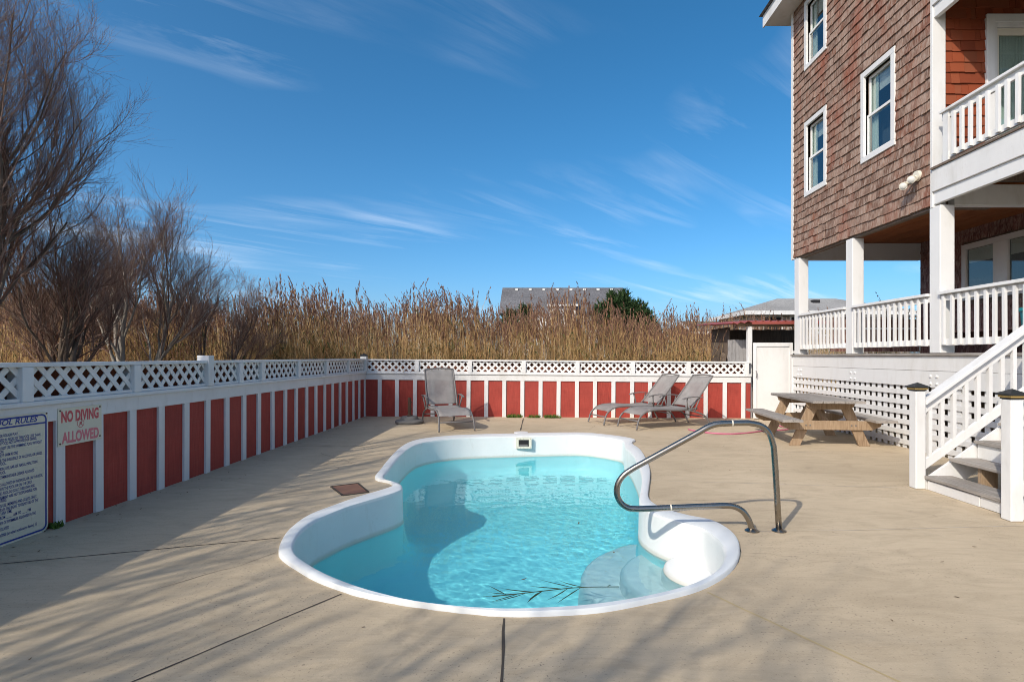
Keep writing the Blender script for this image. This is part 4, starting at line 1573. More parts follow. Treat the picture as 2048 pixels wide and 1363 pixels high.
# corrugated roof
mb = MB()
nc = 64
xs = [4.35 + (6.95 - 4.35) * k / nc for k in range(nc + 1)]
vs = []
for zo in (0.0, 0.012):
    for (yy, zz) in ((12.15, 2.115), (14.75, 2.22)):
        for k, x in enumerate(xs):
            vs.append((x, yy, zz + zo + 0.022 * math.sin(k * math.pi / 2) - 0.12 * max(0, 4.75 - x)))
n1_ = nc + 1
fs = []
for k in range(nc):
    fs.append((k, n1_ + k, n1_ + k + 1, k + 1))
    fs.append((2 * n1_ + k, 2 * n1_ + k + 1, 3 * n1_ + k + 1, 3 * n1_ + k))
    fs.append((k, k + 1, 2 * n1_ + k + 1, 2 * n1_ + k))
mb.add(vs, fs)
mb.build('roof', M['roof_red'], shed)
MB().box(4.78, 6.9, 12.10, 12.13, 2.06, 2.115).build('drip_board', M['roof_red'], shed)

gf = thing('grey_board_fence', 'weathered grey upright board fence left of the gate post', 'fence', (4.6, 12.75, 0))
fx0, fx1 = (1456 - VX) / F * 12.75, (1494 - VX) / F * 12.75
nb = 5
for k in range(nb):
    x = fx0 + (fx1 - fx0) * k / nb
    MB().box(x, x + (fx1 - fx0) / nb - 0.003, 12.75, 12.77, -0.05, CH + (VY - 679.5) / F * 12.75 + rnd.uniform(-.004, .004)).build('board', M['wood_grey_v'], gf)
MB().box(fx0, fx1, 12.771, 12.81, 1.3, 1.39).build('rail', M['wood_grey'], gf)
bx = (1446 - VX) / F * 13.4
sp = thing('fence_post_stump', 'short brown wooden post among the reeds by the grey boards', 'post', (bx, 13.4, 0))
MB().box(bx - 0.05, bx + 0.05, 13.35, 13.45, -0.06, 1.40).add([(bx - .05, 13.35, 1.40), (bx + .05, 13.35, 1.40), (bx + .05, 13.45, 1.40), (bx - .05, 13.45, 1.40), (bx, 13.4, 1.46)],
                                                           ((0, 1, 4), (1, 2, 4), (2, 3, 4), (3, 0, 4))).build('post_body', M['wood_brown'], sp)

# ------------------------------------------------------------------ picnic table
pt = thing('picnic_table', 'weathered wooden picnic table with attached benches beside the porch', 'table', (4.55, 9.0, 0), R(-5))
TL = 1.85
for k in range(5):
    x = -0.37 + k * 0.149
    MB().box(x, x + 0.143, -TL / 2 + rnd.uniform(-.01, .01), TL / 2, 0.665, 0.703).build('top_plank', M['wood_grey'], pt, bevel=0.004, local=True)
for sg in (-1, 1):
    for k in range(2):
        x = sg * (0.51 + k * 0.149)
        MB().box(min(x, x + sg * 0.143), max(x, x + sg * 0.143), -TL / 2 + rnd.uniform(-.01, .01), TL / 2, 0.385, 0.423).build('bench_plank', M['wood_grey'], pt, bevel=0.004, local=True)
for sy in (-1, 1):
    y = sy * (TL / 2 - 0.36)
    for sg in (-1, 1):
        a = Vector((sg * 0.20, y, 0.66)); b = Vector((sg * 0.50, y, 0.0))
        q = [(sg * 0.13, y - .019, .664), (sg * 0.29, y - .019, .664), (sg * 0.59, y - .019, 0.0), (sg * 0.43, y - .019, 0.0)]
        MB().extrude(q, (0, 0.038, 0)).build('leg', M['wood_new'], pt, bevel=0.004, local=True)
    yo = y + sy * 0.0195
    yb_ = yo + sy * 0.038
    q = [(-0.75, yo, .384), (0.75, yo, .384), (0.72, yo, .30), (0.60, yo, .245), (-0.60, yo, .245), (-0.72, yo, .30)]
    MB().extrude(q, (0, sy * 0.038, 0)).build('bench_support', M['wood_new'], pt, bevel=0.004, local=True)
    q = [(-0.36, yo, .664), (0.36, yo, .664), (0.34, yo, .60), (0.28, yo, .555), (-0.28, yo, .555), (-0.34, yo, .60)]
    MB().extrude(q, (0, sy * 0.038, 0)).build('top_support', M['wood_new'], pt, bevel=0.004, local=True)
    for bx_ in (-0.36, -0.30, 0.30, 0.36):
        MB().tube([(bx_, yb_, 0.315), (bx_, yb_ + sy * 0.008, 0.315)], 0.011, 8).build('bolt', M['frame_grey'], pt, local=True)
    MB().bar((0, y - sy * 0.02, 0.30), (0, sy * 0.10, 0.63), 0.038, 0.085).build('brace', M['wood_new'], pt, local=True)
MB().box(-0.34, 0.34, -0.02, 0.02, 0.62, 0.664).build('top_support', M['wood_new'], pt, local=True)

# ------------------------------------------------------------------ loungers
def lounger(label, loc, rot, back_deg, grp='chaise loungers by the back fence'):
    """foot end at local +x side, head at -x; origin under the seat joint"""
    t = thing('chaise_lounge', label, 'lounger', loc, rot, grp)
    W = 0.31
    SHt = 0.36
    ca, sa = math.cos(R(back_deg)), math.sin(R(back_deg))
    BL = 0.80
    for sg in (-1, 1):
        y = sg * W
        path = spline([(-0.12, y, SHt - 0.005), (0.35, y, SHt - 0.02), (0.75, y, SHt + 0.005), (1.02, y, SHt - 0.02), (1.16, y, SHt - 0.10), (1.22, y * 1.03, 0.18), (1.27, y * 1.05, 0.012)], 5)
        MB().tube(path, 0.017, 8).build('side_rail', M['frame_grey'], t, smooth=True, local=True)
        path = spline([(0.10, y * 1.06, SHt - 0.03), (-0.08, y * 1.06, SHt - 0.07), (-0.30, y * 1.06, 0.20), (-0.42, y * 1.06, 0.012)], 5)
        MB().tube(path, 0.016, 8).build('rear_leg', M['frame_grey'], t, smooth=True, local=True)
        bpath = [(0.02, y * 0.97, SHt + 0.0), (-BL * ca * 0.5, y * 0.97, SHt + BL * sa * 0.5), (-BL * ca, y * 0.95, SHt + BL * sa)]
        MB().tube(spline(bpath, 4), 0.016, 8).build('back_rail', M['frame_grey'], t, smooth=True, local=True)
        # armrest with its two struts
        ya = sg * (W + 0.055)
        az = SHt + 0.20
        arm = spline([(-0.20, ya, az + 0.01), (0.0, ya, az + 0.025), (0.17, ya, az + 0.01), (0.26, ya, az - 0.015)], 4)
        mb_ = MB()
        for a, b in zip(arm[:-1], arm[1:]):
            mb_.bar(a, b, 0.05, 0.018)
        ar = mb_.build('armrest', M['frame_grey'], t, local=True, bevel=0.004)
        MB().tube([(0.16, ya, az), (0.12, sg * W * 1.03, SHt - 0.02)], 0.013, 8).build('arm_strut', M['frame_grey'], ar, smooth=True, local=True)
        MB().tube([(-0.14, ya, az), (-0.04, sg * W * 1.05, SHt - 0.06)], 0.013, 8).build('arm_strut', M['frame_grey'], ar, smooth=True, local=True)
    MB().tube([(1.225, -W * 1.03, 0.17), (1.225, W * 1.03, 0.17)], 0.012, 8).build('cross_bar', M['frame_grey'], t, smooth=True, local=True)
    MB().tube([(-0.32, -W * 1.06, 0.18), (-0.32, W * 1.06, 0.18)], 0.012, 8).build('cross_bar', M['frame_grey'], t, smooth=True, local=True)
    MB().tube([(0.0, -W, SHt - 0.02), (0.0, W, SHt - 0.02)], 0.012, 8).build('cross_bar', M['frame_grey'], t, smooth=True, local=True)
    MB().tube(spline([(-BL * ca, -W * 0.95, SHt + BL * sa), (-BL * ca - 0.012, 0, SHt + BL * sa + 0.02), (-BL * ca, W * 0.95, SHt + BL * sa)], 4), 0.015, 8).build('head_bar', M['frame_grey'], t, smooth=True, local=True)

    def sheet(path, sag, nm):
        ny = 8
        vs_, fs_ = [], []
        for i, p in enumerate(path):
            for j in range(ny + 1):
                s = j / ny * 2 - 1
                edge = i / (len(path) - 1)
                vs_.append((p.x, s * W * 0.97, p.z - sag * (1 - s * s) * math.sin(math.pi * min(1, max(0, edge)))))
        m_ = ny + 1
        for i in range(len(path) - 1):
            for j in range(ny):
                fs_.append((i * m_ + j, i * m_ + j + 1, (i + 1) * m_ + j + 1, (i + 1) * m_ + j))
        o_ = MB().add(vs_, fs_).build(nm, M['sling'], t, smooth=True, local=True)
        so = o_.modifiers.new('thick', 'SOLIDIFY')
        so.thickness = 0.004
        return o_

    sheet(spline([(0.03, 0, SHt + .012), (0.35, 0, SHt - .004), (0.75, 0, SHt + 0.02), (1.02, 0, SHt - 0.003), (1.16, 0, SHt - 0.085)], 4), 0.025, 'seat_sling')
    sheet(spline([(-0.02, 0, SHt + .04), (-BL * ca * .5, 0, SHt + BL * sa * .5), (-BL * ca * 0.99, 0, SHt + BL * sa * 0.99)], 6), 0.03, 'back_sling')
    return t


def lounge_at(label, head, foot, back_deg):
    head, foot = Vector(head), Vector(foot)
    d = (foot - head).normalized()
    o = foot - d * 1.27
    return lounger(label, (o.x, o.y, 0), math.atan2(d.y, d.x), back_deg)


fA, fB = G(882.4, 865), G(945.4, 861.5)
fm = (fA + fB) / 2
lounge_at('grey mesh lounger with upright back next to the umbrella base', (-2.05, 11.75, 0), fm, 66)
fA, fB = G(1233, 853), G(1275, 861)
lounge_at('nearer of the two reclined grey mesh loungers on the right', (fA + fB) / 2 + Vector((1.45, 0.62, 0)), (fA + fB) / 2, 50)
fA, fB = G(1175, 844), G(1209, 851)
lounge_at('farther of the two reclined grey mesh loungers against the fence', (fA + fB) / 2 + Vector((1.45, 0.58, 0)), (fA + fB) / 2, 49)

# ------------------------------------------------------------------ umbrella base
ub = G(819, 846)
um = thing('umbrella_base', 'round grey concrete umbrella base with rusty tube, no umbrella', 'umbrella base', (ub.x, ub.y, 0))
MB().lathe((ub.x, ub.y, 0), [(0.27, 0.002), (0.285, 0.02), (0.285, 0.05), (0.265, 0.07), (0.18, 0.085), (0.165, 0.13), (0.15, 0.145), (0.05, 0.15)], 32).build('disc', M['stone'], um, auto=35)
MB().lathe((ub.x, ub.y, 0.148), [(0.06, 0), (0.055, 0.02), (0.036, 0.03), (0.036, 0.36), (0.030, 0.37)], 16).build('tube', M['rust'], um, auto=35)
for zz in (0.30, 0.43):
    MB().tube([(ub.x + 0.028, ub.y, zz), (ub.x + 0.055, ub.y - 0.01, zz)], 0.010, 8).build('clamp_screw', M['rust'], um)

# ------------------------------------------------------------------ pool handrail
def hp(u, v):
    return P(u, v, 4.30)


hr = thing('pool_handrail', 'bent stainless steel handrail over the pool steps', 'handrail', (1.8, 4.3, 0))
path = [hp(1558, 1061), hp(1554.5, 1000), hp(1551, 940), hp(1547.5, 893)]
path += spline([hp(1547.5, 893), hp(1539, 867), hp(1523, 851), hp(1497, 845)], 5)[1:]
path += [hp(1470, 845.5), hp(1448, 846.5)]
path += spline([hp(1448, 846.5), hp(1432, 848), hp(1416, 853.5), hp(1401, 862)], 4)[1:]
path += [hp(1350, 890), hp(1300, 917.5), hp(1268, 935)]
path += spline([hp(1268, 935), hp(1248, 949), hp(1236, 967), hp(1234, 988), hp(1242, 1005), hp(1257, 1015), hp(1278, 1017)], 5)[1:]
path += [hp(1330, 1015), hp(1390, 1012.5), hp(1440, 1010.5)]
path += spline([hp(1440, 1010.5), hp(1466, 1011.5), hp(1486, 1022), hp(1498, 1040), hp(1504, 1060)], 5)[1:]
MB().tube(path, 0.023, 16).build('tube', M['steel'], hr, smooth=True)
for p in (path[0], path[-1]):
    MB().lathe((p.x, p.y, 0.001), [(0.055, 0), (0.055, 0.006), (0.040, 0.016), (0.027, 0.022)], 24).build('flange', M['steel'], hr, auto=40)
for p, q in ((hp(1466, 845.6), hp(1463, 845.7)), (hp(1343, 1014.4), hp(1340, 1014.5))):
    MB().tube([p, q], 0.0238, 16).build('weld_collar', M['beige_plastic'], hr, smooth=True)

# ------------------------------------------------------------------ hose
hpts = [G(1377, 859.5), G(1385, 861.5), G(1405, 865), G(1436, 868), G(1468, 868.5), G(1500, 866), G(1530, 862), G(1560, 861), G(1583, 858), G(1592, 852), G(1580, 846),
        G(1560, 847), G(1556, 852), G(1572, 856), G(1590, 853), G(1588, 847), G(1570, 845), G(1560, 849)]
hpts = [Vector((p.x, p.y, 0.014 + (0.012 if i > 10 else 0) + (0.02 if i > 13 else 0))) for i, p in enumerate(hpts)]
tag(MB().tube(spline(hpts, 6), 0.013, 8).build('garden_hose', M['hose'], smooth=True), 'pink garden hose trailing from under the picnic table', 'hose')

# ------------------------------------------------------------------ floating reed and leaves
def blade(mb_, a, b, w, bend=0.0, nrm=Vector((0, 0, 1))):
    """thin pointed leaf from a to b"""
    a, b = Vector(a), Vector(b)
    d = b - a
    s = d.cross(nrm)
    if s.length < 1e-5:
        s = d.orthogonal()
    s.normalize()
    pts = []
    for t, ww in ((0, 0.35), (0.3, 1.0), (0.65, 0.7)):
        c_ = a + d * t + s * bend * math.sin(t * math.pi)
        pts += [c_ - s * w * ww / 2, c_ + s * w * ww / 2]
    pts.append(b)
    mb_.add(pts, ((0, 1, 3, 2), (2, 3, 5, 4), (4, 5, 6)))


wz = WATER_Z + 0.006


def WG(u, v):
    p = G(u, v, wz)
    return p


reed = thing('floating_reed', 'dark green reed stalk with narrow leaves floating in the pool', 'reed', WG(1100, 1180))
mb = MB().tube(spline([WG(985, 1192), WG(1040, 1186), (WG(1085, 1181)), WG(1130, 1176), WG(1175, 1173), WG(1238, 1172.5)], 3), [0.003] * 16, 5)
mb.build('stalk', M['wet_leaf'], reed)
for (a, b, w) in (((1020, 1189), (955, 1193), .010), ((1012, 1188), (975, 1169), .012), ((1025, 1187), (974, 1183), .014), ((1035, 1187), (978, 1204), .013),
                  ((1070, 1183), (1000, 1175), .018), ((1050, 1186), (982, 1204), .012), ((1085, 1181), (1054, 1205), .020), ((1130, 1177), (1058, 1171), .018),
                  ((1135, 1176), (1092, 1200), .013), ((1150, 1175), (1074, 1157), .012), ((1165, 1173), (1118, 1160), .014), ((1160, 1175), (1110, 1208), .012),
                  ((1215, 1172), (1226, 1168), .010)):
    m2 = MB()
    blade(m2, WG(*a), WG(*b), w, rnd.uniform(-.012, .012))
    m2.build('leaf', M['wet_leaf'], reed)
for (u, v, l, an, txt) in ((1156, 1047, 0.075, 80, 'curled leaf floating alone in the middle of the pool'), (1043, 1158, 0.045, 30, 'small leaf floating above the reed stalk in the pool'),
                           (1226, 1104, 0.02, 60, 'tiny leaf floating near the pool steps'), (1231, 1203, 0.045, 10, 'brown leaf floating against the near pool wall')):
    p = WG(u, v)
    m2 = MB()
    q = p + Vector((math.cos(R(an)) * l, math.sin(R(an)) * l, 0.004))
    blade(m2, p, q, 0.016, 0.006)
    tag(m2.build('fallen_leaf', M['dead_leaf']), txt, 'leaf')

# ------------------------------------------------------------------ weeds at the foot of the fences
def weed(label, c, wdt, hgt, n_, grp=None):
    m2 = MB()
    for k in range(n_):
        a = rnd.uniform(0, 2 * math.pi)
        o = Vector((c.x + rnd.uniform(-wdt, wdt), c.y + rnd.uniform(-.02, .03), 0.0))
        tip = o + Vector((math.cos(a) * rnd.uniform(.02, .07), math.sin(a) * 0.04 - 0.02, rnd.uniform(.3, 1) * hgt))
        blade(m2, o, tip, rnd.uniform(0.012, 0.03), 0, Vector((math.sin(a), -1, 0.4)))
    return tag(m2.build('weed', M['weed']), label, 'weed', grp)


weed('leafy weed clump at the fence foot, left of the three', G(1030, 834) + Vector((0, -.06, 0)), 0.16, 0.10, 80)
weed('low weed clump in the middle of the fence foot', G(1068, 834.5) + Vector((0, -.06, 0)), 0.12, 0.09, 70)
weed('leafy weed clump at the fence foot nearest the loungers', G(1105, 835) + Vector((0, -.06, 0)), 0.17, 0.10, 100)
weed('small weed tuft under the pool rules sign', Vector((CX + 0.05, 4.38, 0)), 0.03, 0.07, 30)

# dry bits blown onto the deck
mbl = MB()
for k in range(420):
    t_ = rnd.random()
    if t_ < 0.45:
        p = Vector((CX + 0.03 + abs(rnd.gauss(0, 0.18)), rnd.uniform(2.5, 12.4), 0.004))
    elif t_ < 0.7:
        p = Vector((rnd.uniform(CX, 4.7), 12.3 - abs(rnd.gauss(0, 0.2)), 0.004))
    else:
        p = Vector((rnd.uniform(-3.6, 5.2), rnd.uniform(1.8, 12.0), 0.004))
    if all((p.xy - q).length > 0.12 for q in outer) and not (-1.9 < p.x < 1.7 and 2.8 < p.y < 9.6):
        a_ = rnd.uniform(0, 6.28)
        l_ = rnd.uniform(0.012, 0.045)
        blade(mbl, p, p + Vector((math.cos(a_) * l_, math.sin(a_) * l_, rnd.uniform(0.0, 0.008))), rnd.uniform(0.004, 0.011), 0.004)
lit = mbl.build('leaf_litter', M['dead_leaf'])
lit['label'] = 'scattered dry leaf bits along the fence foot and over the deck'
lit['category'] = 'litter'
struct(lit, 'stuff')

# ------------------------------------------------------------------ vegetation generators
def tubes_np(pts, rad, sides):
    """pts B x N x 3 centre lines, rad B x N -> vertices, triangles of B tubes"""
    B, n_, _ = pts.shape
    d = np.gradient(pts, axis=1)
    d /= np.linalg.norm(d, axis=2, keepdims=True) + 1e-9
    ref = np.where(np.abs(d[:, :1, 1:2]) < 0.8, np.array([0.31, 0.83, 0.46]), np.array([0.9, 0.1, 0.42]))
    u_ = np.cross(d, np.broadcast_to(ref, d.shape))
    u_ /= np.linalg.norm(u_, axis=2, keepdims=True) + 1e-9
    w_ = np.cross(d, u_)
    an = np.arange(sides) * 2 * np.pi / sides
    V = pts[:, :, None, :] + rad[:, :, None, None] * (u_[:, :, None, :] * np.cos(an)[None, None, :, None] + w_[:, :, None, :] * np.sin(an)[None, None, :, None])
    i = np.arange(n_ - 1)[:, None] * sides
    k = np.arange(sides)[None, :]
    k2 = (k + 1) % sides
    t = np.concatenate([np.stack([i + k, i + k2, i + sides + k2], -1).reshape(-1, 3), np.stack([i + k, i + sides + k2, i + sides + k], -1).reshape(-1, 3)])
    T = (t[None] + (np.arange(B) * n_ * sides)[:, None, None]).reshape(-1, 3)
    return V.reshape(-1, 3), T


def join_np(parts):
    Vs, Ts, b = [], [], 0
    for V, T in parts:
        Vs.append(V)
        Ts.append(T + b)
        b += len(V)
    return np.concatenate(Vs), np.concatenate(Ts)


NSEG = (8, 7, 6, 5, 3)


def unit_rows(a):
    return a / (np.linalg.norm(a, axis=-1, keepdims=True) + 1e-9)


def grow(rng, dirs, L, r, spec, lean, rmin):
    """all branches of a tree level by level; spec[level] = (children, length ratio, spread deg, upward pull, wobble)"""
    D = unit_rows(np.array(dirs, float))
    n_ = len(D)
    Pn = rng.normal(0, .06, (n_, 3)) * np.array([1, 1, 0])
    Ln = L * rng.uniform(.85, 1.1, n_)
    Rn = r * rng.uniform(.8, 1.1, n_)
    levels = []
    for lvl, (kids, ratio, spread, up, wob) in enumerate(spec):
        ns = NSEG[lvl]
        step = (Ln / ns)[:, None]
        pts = [Pn]
        dd = D
        for i in range(ns):
            dd = unit_rows(dd + rng.normal(0, wob, dd.shape) + np.array([lean[0], lean[1], up]) * step * 0.6)
            pts.append(pts[-1] + dd * step)
        pts = np.stack(pts, 1)
        t = np.linspace(0, 1, ns + 1)
        rad = Rn[:, None] * (1 - t[None] * (0.62 if lvl < 3 else 0.75))
        levels.append((pts, rad))
        if kids == 0:
            break
        m = len(pts)
        f = (np.arange(kids)[None] + 0.6 + rng.uniform(-.3, .3, (m, kids))) / kids
        f = np.minimum((0.35 + 0.65 * f) if lvl == 0 else (0.18 + 0.82 * f), 0.985)
        x = f * ns
        ii = np.minimum(x.astype(int), ns - 1)
        rows = np.arange(m)[:, None]
        p0, p1 = pts[rows, ii], pts[rows, ii + 1]
        q = p0 + (p1 - p0) * (x - ii)[..., None]
        pd = unit_rows(p1 - p0)
        rv = rng.normal(0, 1, pd.shape)
        rv = unit_rows(rv - pd * (rv * pd).sum(-1, keepdims=True))
        a = np.radians(spread) * rng.uniform(0.5, 1.3, f.shape)
        D = (pd * np.cos(a)[..., None] + rv * np.sin(a)[..., None]).reshape(-1, 3)
        Pn = q.reshape(-1, 3)
        Rn = np.maximum(rmin, Rn[:, None] * (1 - 0.6 * f) * 0.60).reshape(-1)
        Ln = (Ln[:, None] * ratio * rng.uniform(0.65, 1.25, f.shape) * (1.1 - 0.35 * f)).reshape(-1)
    return levels


def bare_tree(label, base, seed, trunk_dir, L, r, spec, lean, pale=False, group=None, rmin=0.0017):
    rng = np.random.default_rng(seed)
    t = thing('bare_tree', label, 'tree', (base[0], base[1], base[2]), 0, group)
    lv = grow(rng, trunk_dir, L, r, spec, lean, rmin)
    V, T = join_np([tubes_np(p, q, 7) for p, q in lv[:2]])
    link('trunk', arrays_mesh('trunk', V, T, [M['bark_pale' if pale else 'bark']], smooth=True), t, local=True)
    V, T = join_np([tubes_np(p, q, 5 if k == 0 else 3) for k, (p, q) in enumerate(lv[2:])])
    link('crown', arrays_mesh('crown', V, T, [M['twig']]), t, local=True)
    return t


SPEC_BIG = [(7, 0.60, 25, 0.35, .06), (9, 0.60, 36, 0.7, .10), (11, 0.55, 42, 1.9, .11), (7, 0.70, 34, 2.4, .13), (0, 0, 0, 2.4, .14)]
SPEC_MID = [(6, 0.70, 27, 0.3, .07), (8, 0.58, 35, 0.8, .10), (9, 0.55, 38, 2.0, .12), (6, 0.70, 30, 2.4, .13), (0, 0, 0, 2.4, .13)]
SPEC_THIN = [(5, 0.70, 27, 0.3, .07), (6, 0.60, 33, 0.8, .10), (5, 0.55, 34, 1.6, .12), (3, 0.70, 30, 2.0, .13), (0, 0, 0, 2.0, .13)]
SPEC_FAR = [(6, 0.7, 30, 0.3, .06), (6, 0.6, 32, 0.4, .09), (5, 0.6, 30, 0.5, .1), (3, 0.6, 24, 0.5, .1), (0, 0, 0, 0.4, .1)]
bare_tree('largest bare tree, leaning in from the left edge above the fence', (-7.1, 6.7, 0), 12, [(0.02, 0.05, 1), (0.13, 0.0, 1), (-0.22, 0.2, 1), (0.07, 0.3, 1), (0.2, -0.1, 1)], 4.1, 0.060, SPEC_BIG, (0.0, 0))
bare_tree('bare tree with dark curved limbs beside the left fence', (-7.35, 8.5, 0), 23, [(0.20, 0.0, 1), (-0.2, 0.2, 1), (0.05, 0.1, 1), (0.34, 0.1, 1)], 2.35, 0.06, SPEC_MID, (0.0, 0))
bare_tree('bare tree with pale trunk behind the middle of the left fence', (-7.35, 10.1, 0), 31, [(0.16, 0, 1), (0.42, 0.1, 1), (-0.12, 0.1, 1), (0.26, 0.2, 1), (-0.3, 0.1, 1)], 2.85, 0.058, SPEC_MID, (0.0, 0), True)
bare_tree('small bare tree leaning right toward the fence corner', (-7.0, 11.9, 0), 47, [(0.8, 0.1, 1), (0.25, 0, 1), (0.45, 0.2, 1)], 1.95, 0.04, SPEC_MID, (0.0, 0))
bare_tree('reddish bare tree deep in the reeds at far left', (-9.6, 11.2, 0), 53, [(0.1, 0, 1), (0.4, 0.1, 1), (-0.3, 0, 1)], 2.1, 0.06, SPEC_MID, (0.0, 0))
# trees left of the camera, out of the frame: the photograph shows their shadows on the deck
sh0 = bare_tree('bare tree beyond the left edge of the view, beside the near end of the fence', (-5.9, 3.0, 0), 61, [(0.1, 0.1, 1), (0.35, -0.1, 1), (-0.2, 0.25, 1), (0.2, 0.3, 1)], 3.2, 0.115, SPEC_THIN, (0, 0), rmin=0.003)
for (x, y, rz_, sc_, lb) in ((-6.2, 0.2, 1.9, 1.0, 'level with the camera'), (-5.5, -1.7, 3.3, 1.05, 'just behind the camera'),
                             (-4.4, -3.2, 4.6, 1.05, 'well behind the camera'), (-3.75, -3.6, 2.5, 1.12, 'farthest behind the camera')):
    t_ = copy_tree(sh0)
    t_.location = (x, y, 0)
    t_.rotation_euler = (0, 0, rz_)
    t_.scale = (sc_, sc_, sc_)
    t_['label'] = 'bare tree beyond the left edge of the view, ' + lb
bare_tree('slender bare tree in front of the right hand grey roof', (8.35, 23.0, 0), 83, [(-0.25, 0, 1), (0.25, 0, 1)], 2.2, 0.05, SPEC_FAR, (0, 0))
bare_tree('bare tree in front of the charcoal roof', (1.9, 31.0, 0), 89, [(-0.15, 0, 1), (0.2, 0, 1), (0, .1, 1)], 2.8, 0.06, SPEC_FAR, (0, 0))


# reeds ------------------------------------------------------------
def reed_proto(rng, green):
    V, T, Mi = [], [], []

    def addv(vs, ts, m):
        b = len(V)
        V.extend(vs)
        T.extend([(a + b, c + b, d + b) for a, c, d in ts])
        Mi.extend([m] * len(ts))
    h = 1.0
    bend = rng.normal(0, 0.03, 2)

    def at(t):
        return np.array([bend[0] * t * t * 2, bend[1] * t * t * 2, t * h])
    ts_ = (0, 0.35, 0.7, 0.97)
    r0 = 0.0026
    vs, tri = [], []
    for i, t in enumerate(ts_):
        for k in range(3):
            a = k * 2.094
            vs.append(at(t) + np.array([math.cos(a), math.sin(a), 0]) * r0 * (1 - 0.6 * t))
    for i in range(3):
        for k in range(3):
            k2 = (k + 1) % 3
            tri += [(i * 3 + k, i * 3 + k2, i * 3 + 3 + k2), (i * 3 + k, i * 3 + 3 + k2, i * 3 + 3 + k)]
    addv(vs, tri, 0)
    for k in range(5):
        t = rng.uniform(0.12, 0.80)
        a = rng.uniform(0, 2 * math.pi)
        L = rng.uniform(0.10, 0.20)
        o = at(t)
        dr = np.array([math.cos(a), math.sin(a), 0])
        sd = np.array([-math.sin(a), math.cos(a), 0])
        w = rng.uniform(0.0022, 0.0045)
        rise = rng.uniform(0.3, 1.5)
        p1 = o + dr * L * 0.45 + np.array([0, 0, L * 0.40 * rise])
        p2 = o + dr * L * 0.95 + np.array([0, 0, L * (0.25 * rise - rng.uniform(0, .5))])
        addv([o - sd * w * .4, o + sd * w * .4, p1 - sd * w, p1 + sd * w, p2], [(0, 1, 3), (0, 3, 2), (2, 3, 4)], 1)
    top = at(0.97)
    nodd = rng.normal(0, 0.5, 2)
    droop = np.array([nodd[0] - 0.35, nodd[1], 0]) * 0.05
    for k in range(18):
        f = rng.uniform(0, 1)
        o = top - np.array([0, 0, 0.085]) * (1 - f) + droop * f * f + np.array([0, 0, 0.065]) * f
        a = rng.uniform(0, 2 * math.pi)
        L = rng.uniform(0.03, 0.055) * (1.15 - 0.65 * f)
        dr = np.array([math.cos(a) * 0.32, math.sin(a) * 0.32, 1.0]) + droop * 8
        dr /= np.linalg.norm(dr)
        sd = np.array([-math.sin(a), math.cos(a), 0]) * rng.uniform(0.0025, 0.0045)
        m_ = o + dr * L * 0.5
        addv([o, m_ - sd, m_ + sd, o + dr * L], [(0, 1, 2), (1, 3, 2)], 2)
    return np.array(V), np.array(T), np.array(Mi)


def reeds(name, label, pts, seed):
    rng = np.random.default_rng(seed)
    protos = [reed_proto(rng, k % 2) for k in range(16)]
    Vs, Ts, Ms = [], [], []
    base = 0
    for (x, y, h) in pts:
        V, T, Mi = protos[rng.integers(0, 16)]
        a = rng.normal(0, 1.2)
        ca, sa = math.cos(a), math.sin(a)
        W = V * np.array([2.3, 2.3, 1.0]) * h if False else V * h
        X = W[:, 0] * ca - W[:, 1] * sa
        Yv = W[:, 0] * sa + W[:, 1] * ca
        lx, ly = rng.normal(-0.03, 0.06), rng.normal(0, 0.05)
        if rng.uniform() < 0.12:
            lx, ly = rng.normal(0, 0.35), rng.normal(0, 0.2)
        Z = W[:, 2]
        Vs.append(np.stack([X + x + lx * Z, Yv + y + ly * Z, Z - 0.06], 1))
        Ts.append(T + base)
        Ms.append(Mi)
        base += len(V)
    me = arrays_mesh(name, np.concatenate(Vs), np.concatenate(Ts), [M['reed_stem'], M['reed_leaf'], M['reed_plume']], np.concatenate(Ms))
    o = link(name, me)
    tag(o, label, 'reeds')
    return struct(o, 'stuff')


def reed_height(x, y, rng):
    base = np.interp(x, [-20, -8, -5, -1, 1.5, 3.0, 4.5, 9], [2.75, 2.62, 2.58, 2.52, 2.42, 2.25, 2.15, 2.35])
    base *= 1 + 0.012 * (y - 13.5)
    clump = 1 + 0.09 * math.sin(x * 1.9 + 0.7 * math.sin(y * 1.3)) + 0.06 * math.sin(x * 5.3 + y * 2.1)
    return base * clump * np.clip(rng.normal(0.88, 0.12), 0.5, 1.14)


rng = np.random.default_rng(5)
rp = []
while len(rp) < 8600:                     # behind the back fence
    y = 12.95 + 9.0 * rng.uniform() ** 2.0
    x = rng.uniform(-0.95 * y - 0.5, 0.335 * y + 0.2)
    if x > 4.2 and y < 15.2:
        continue
    rp.append((x, y, reed_height(x, y, rng)))
for _ in range(1100):                     # left, between the trees
    y = rng.uniform(7.5, 13.0)
    x = rng.uniform(-15, -6.2 - (13 - y) * 0.25)
    rp.append((x, y, reed_height(x, y, rng) * 0.72))
for _ in range(900):                      # behind the shed and porch
    y = rng.uniform(17.5, 22)
    x = rng.uniform(5.5, 14)
    rp.append((x, y, reed_height(x, y, rng) * 1.02))
reeds('reeds', 'tall dry tan reeds with brown plumes beyond the fences', rp, 9)


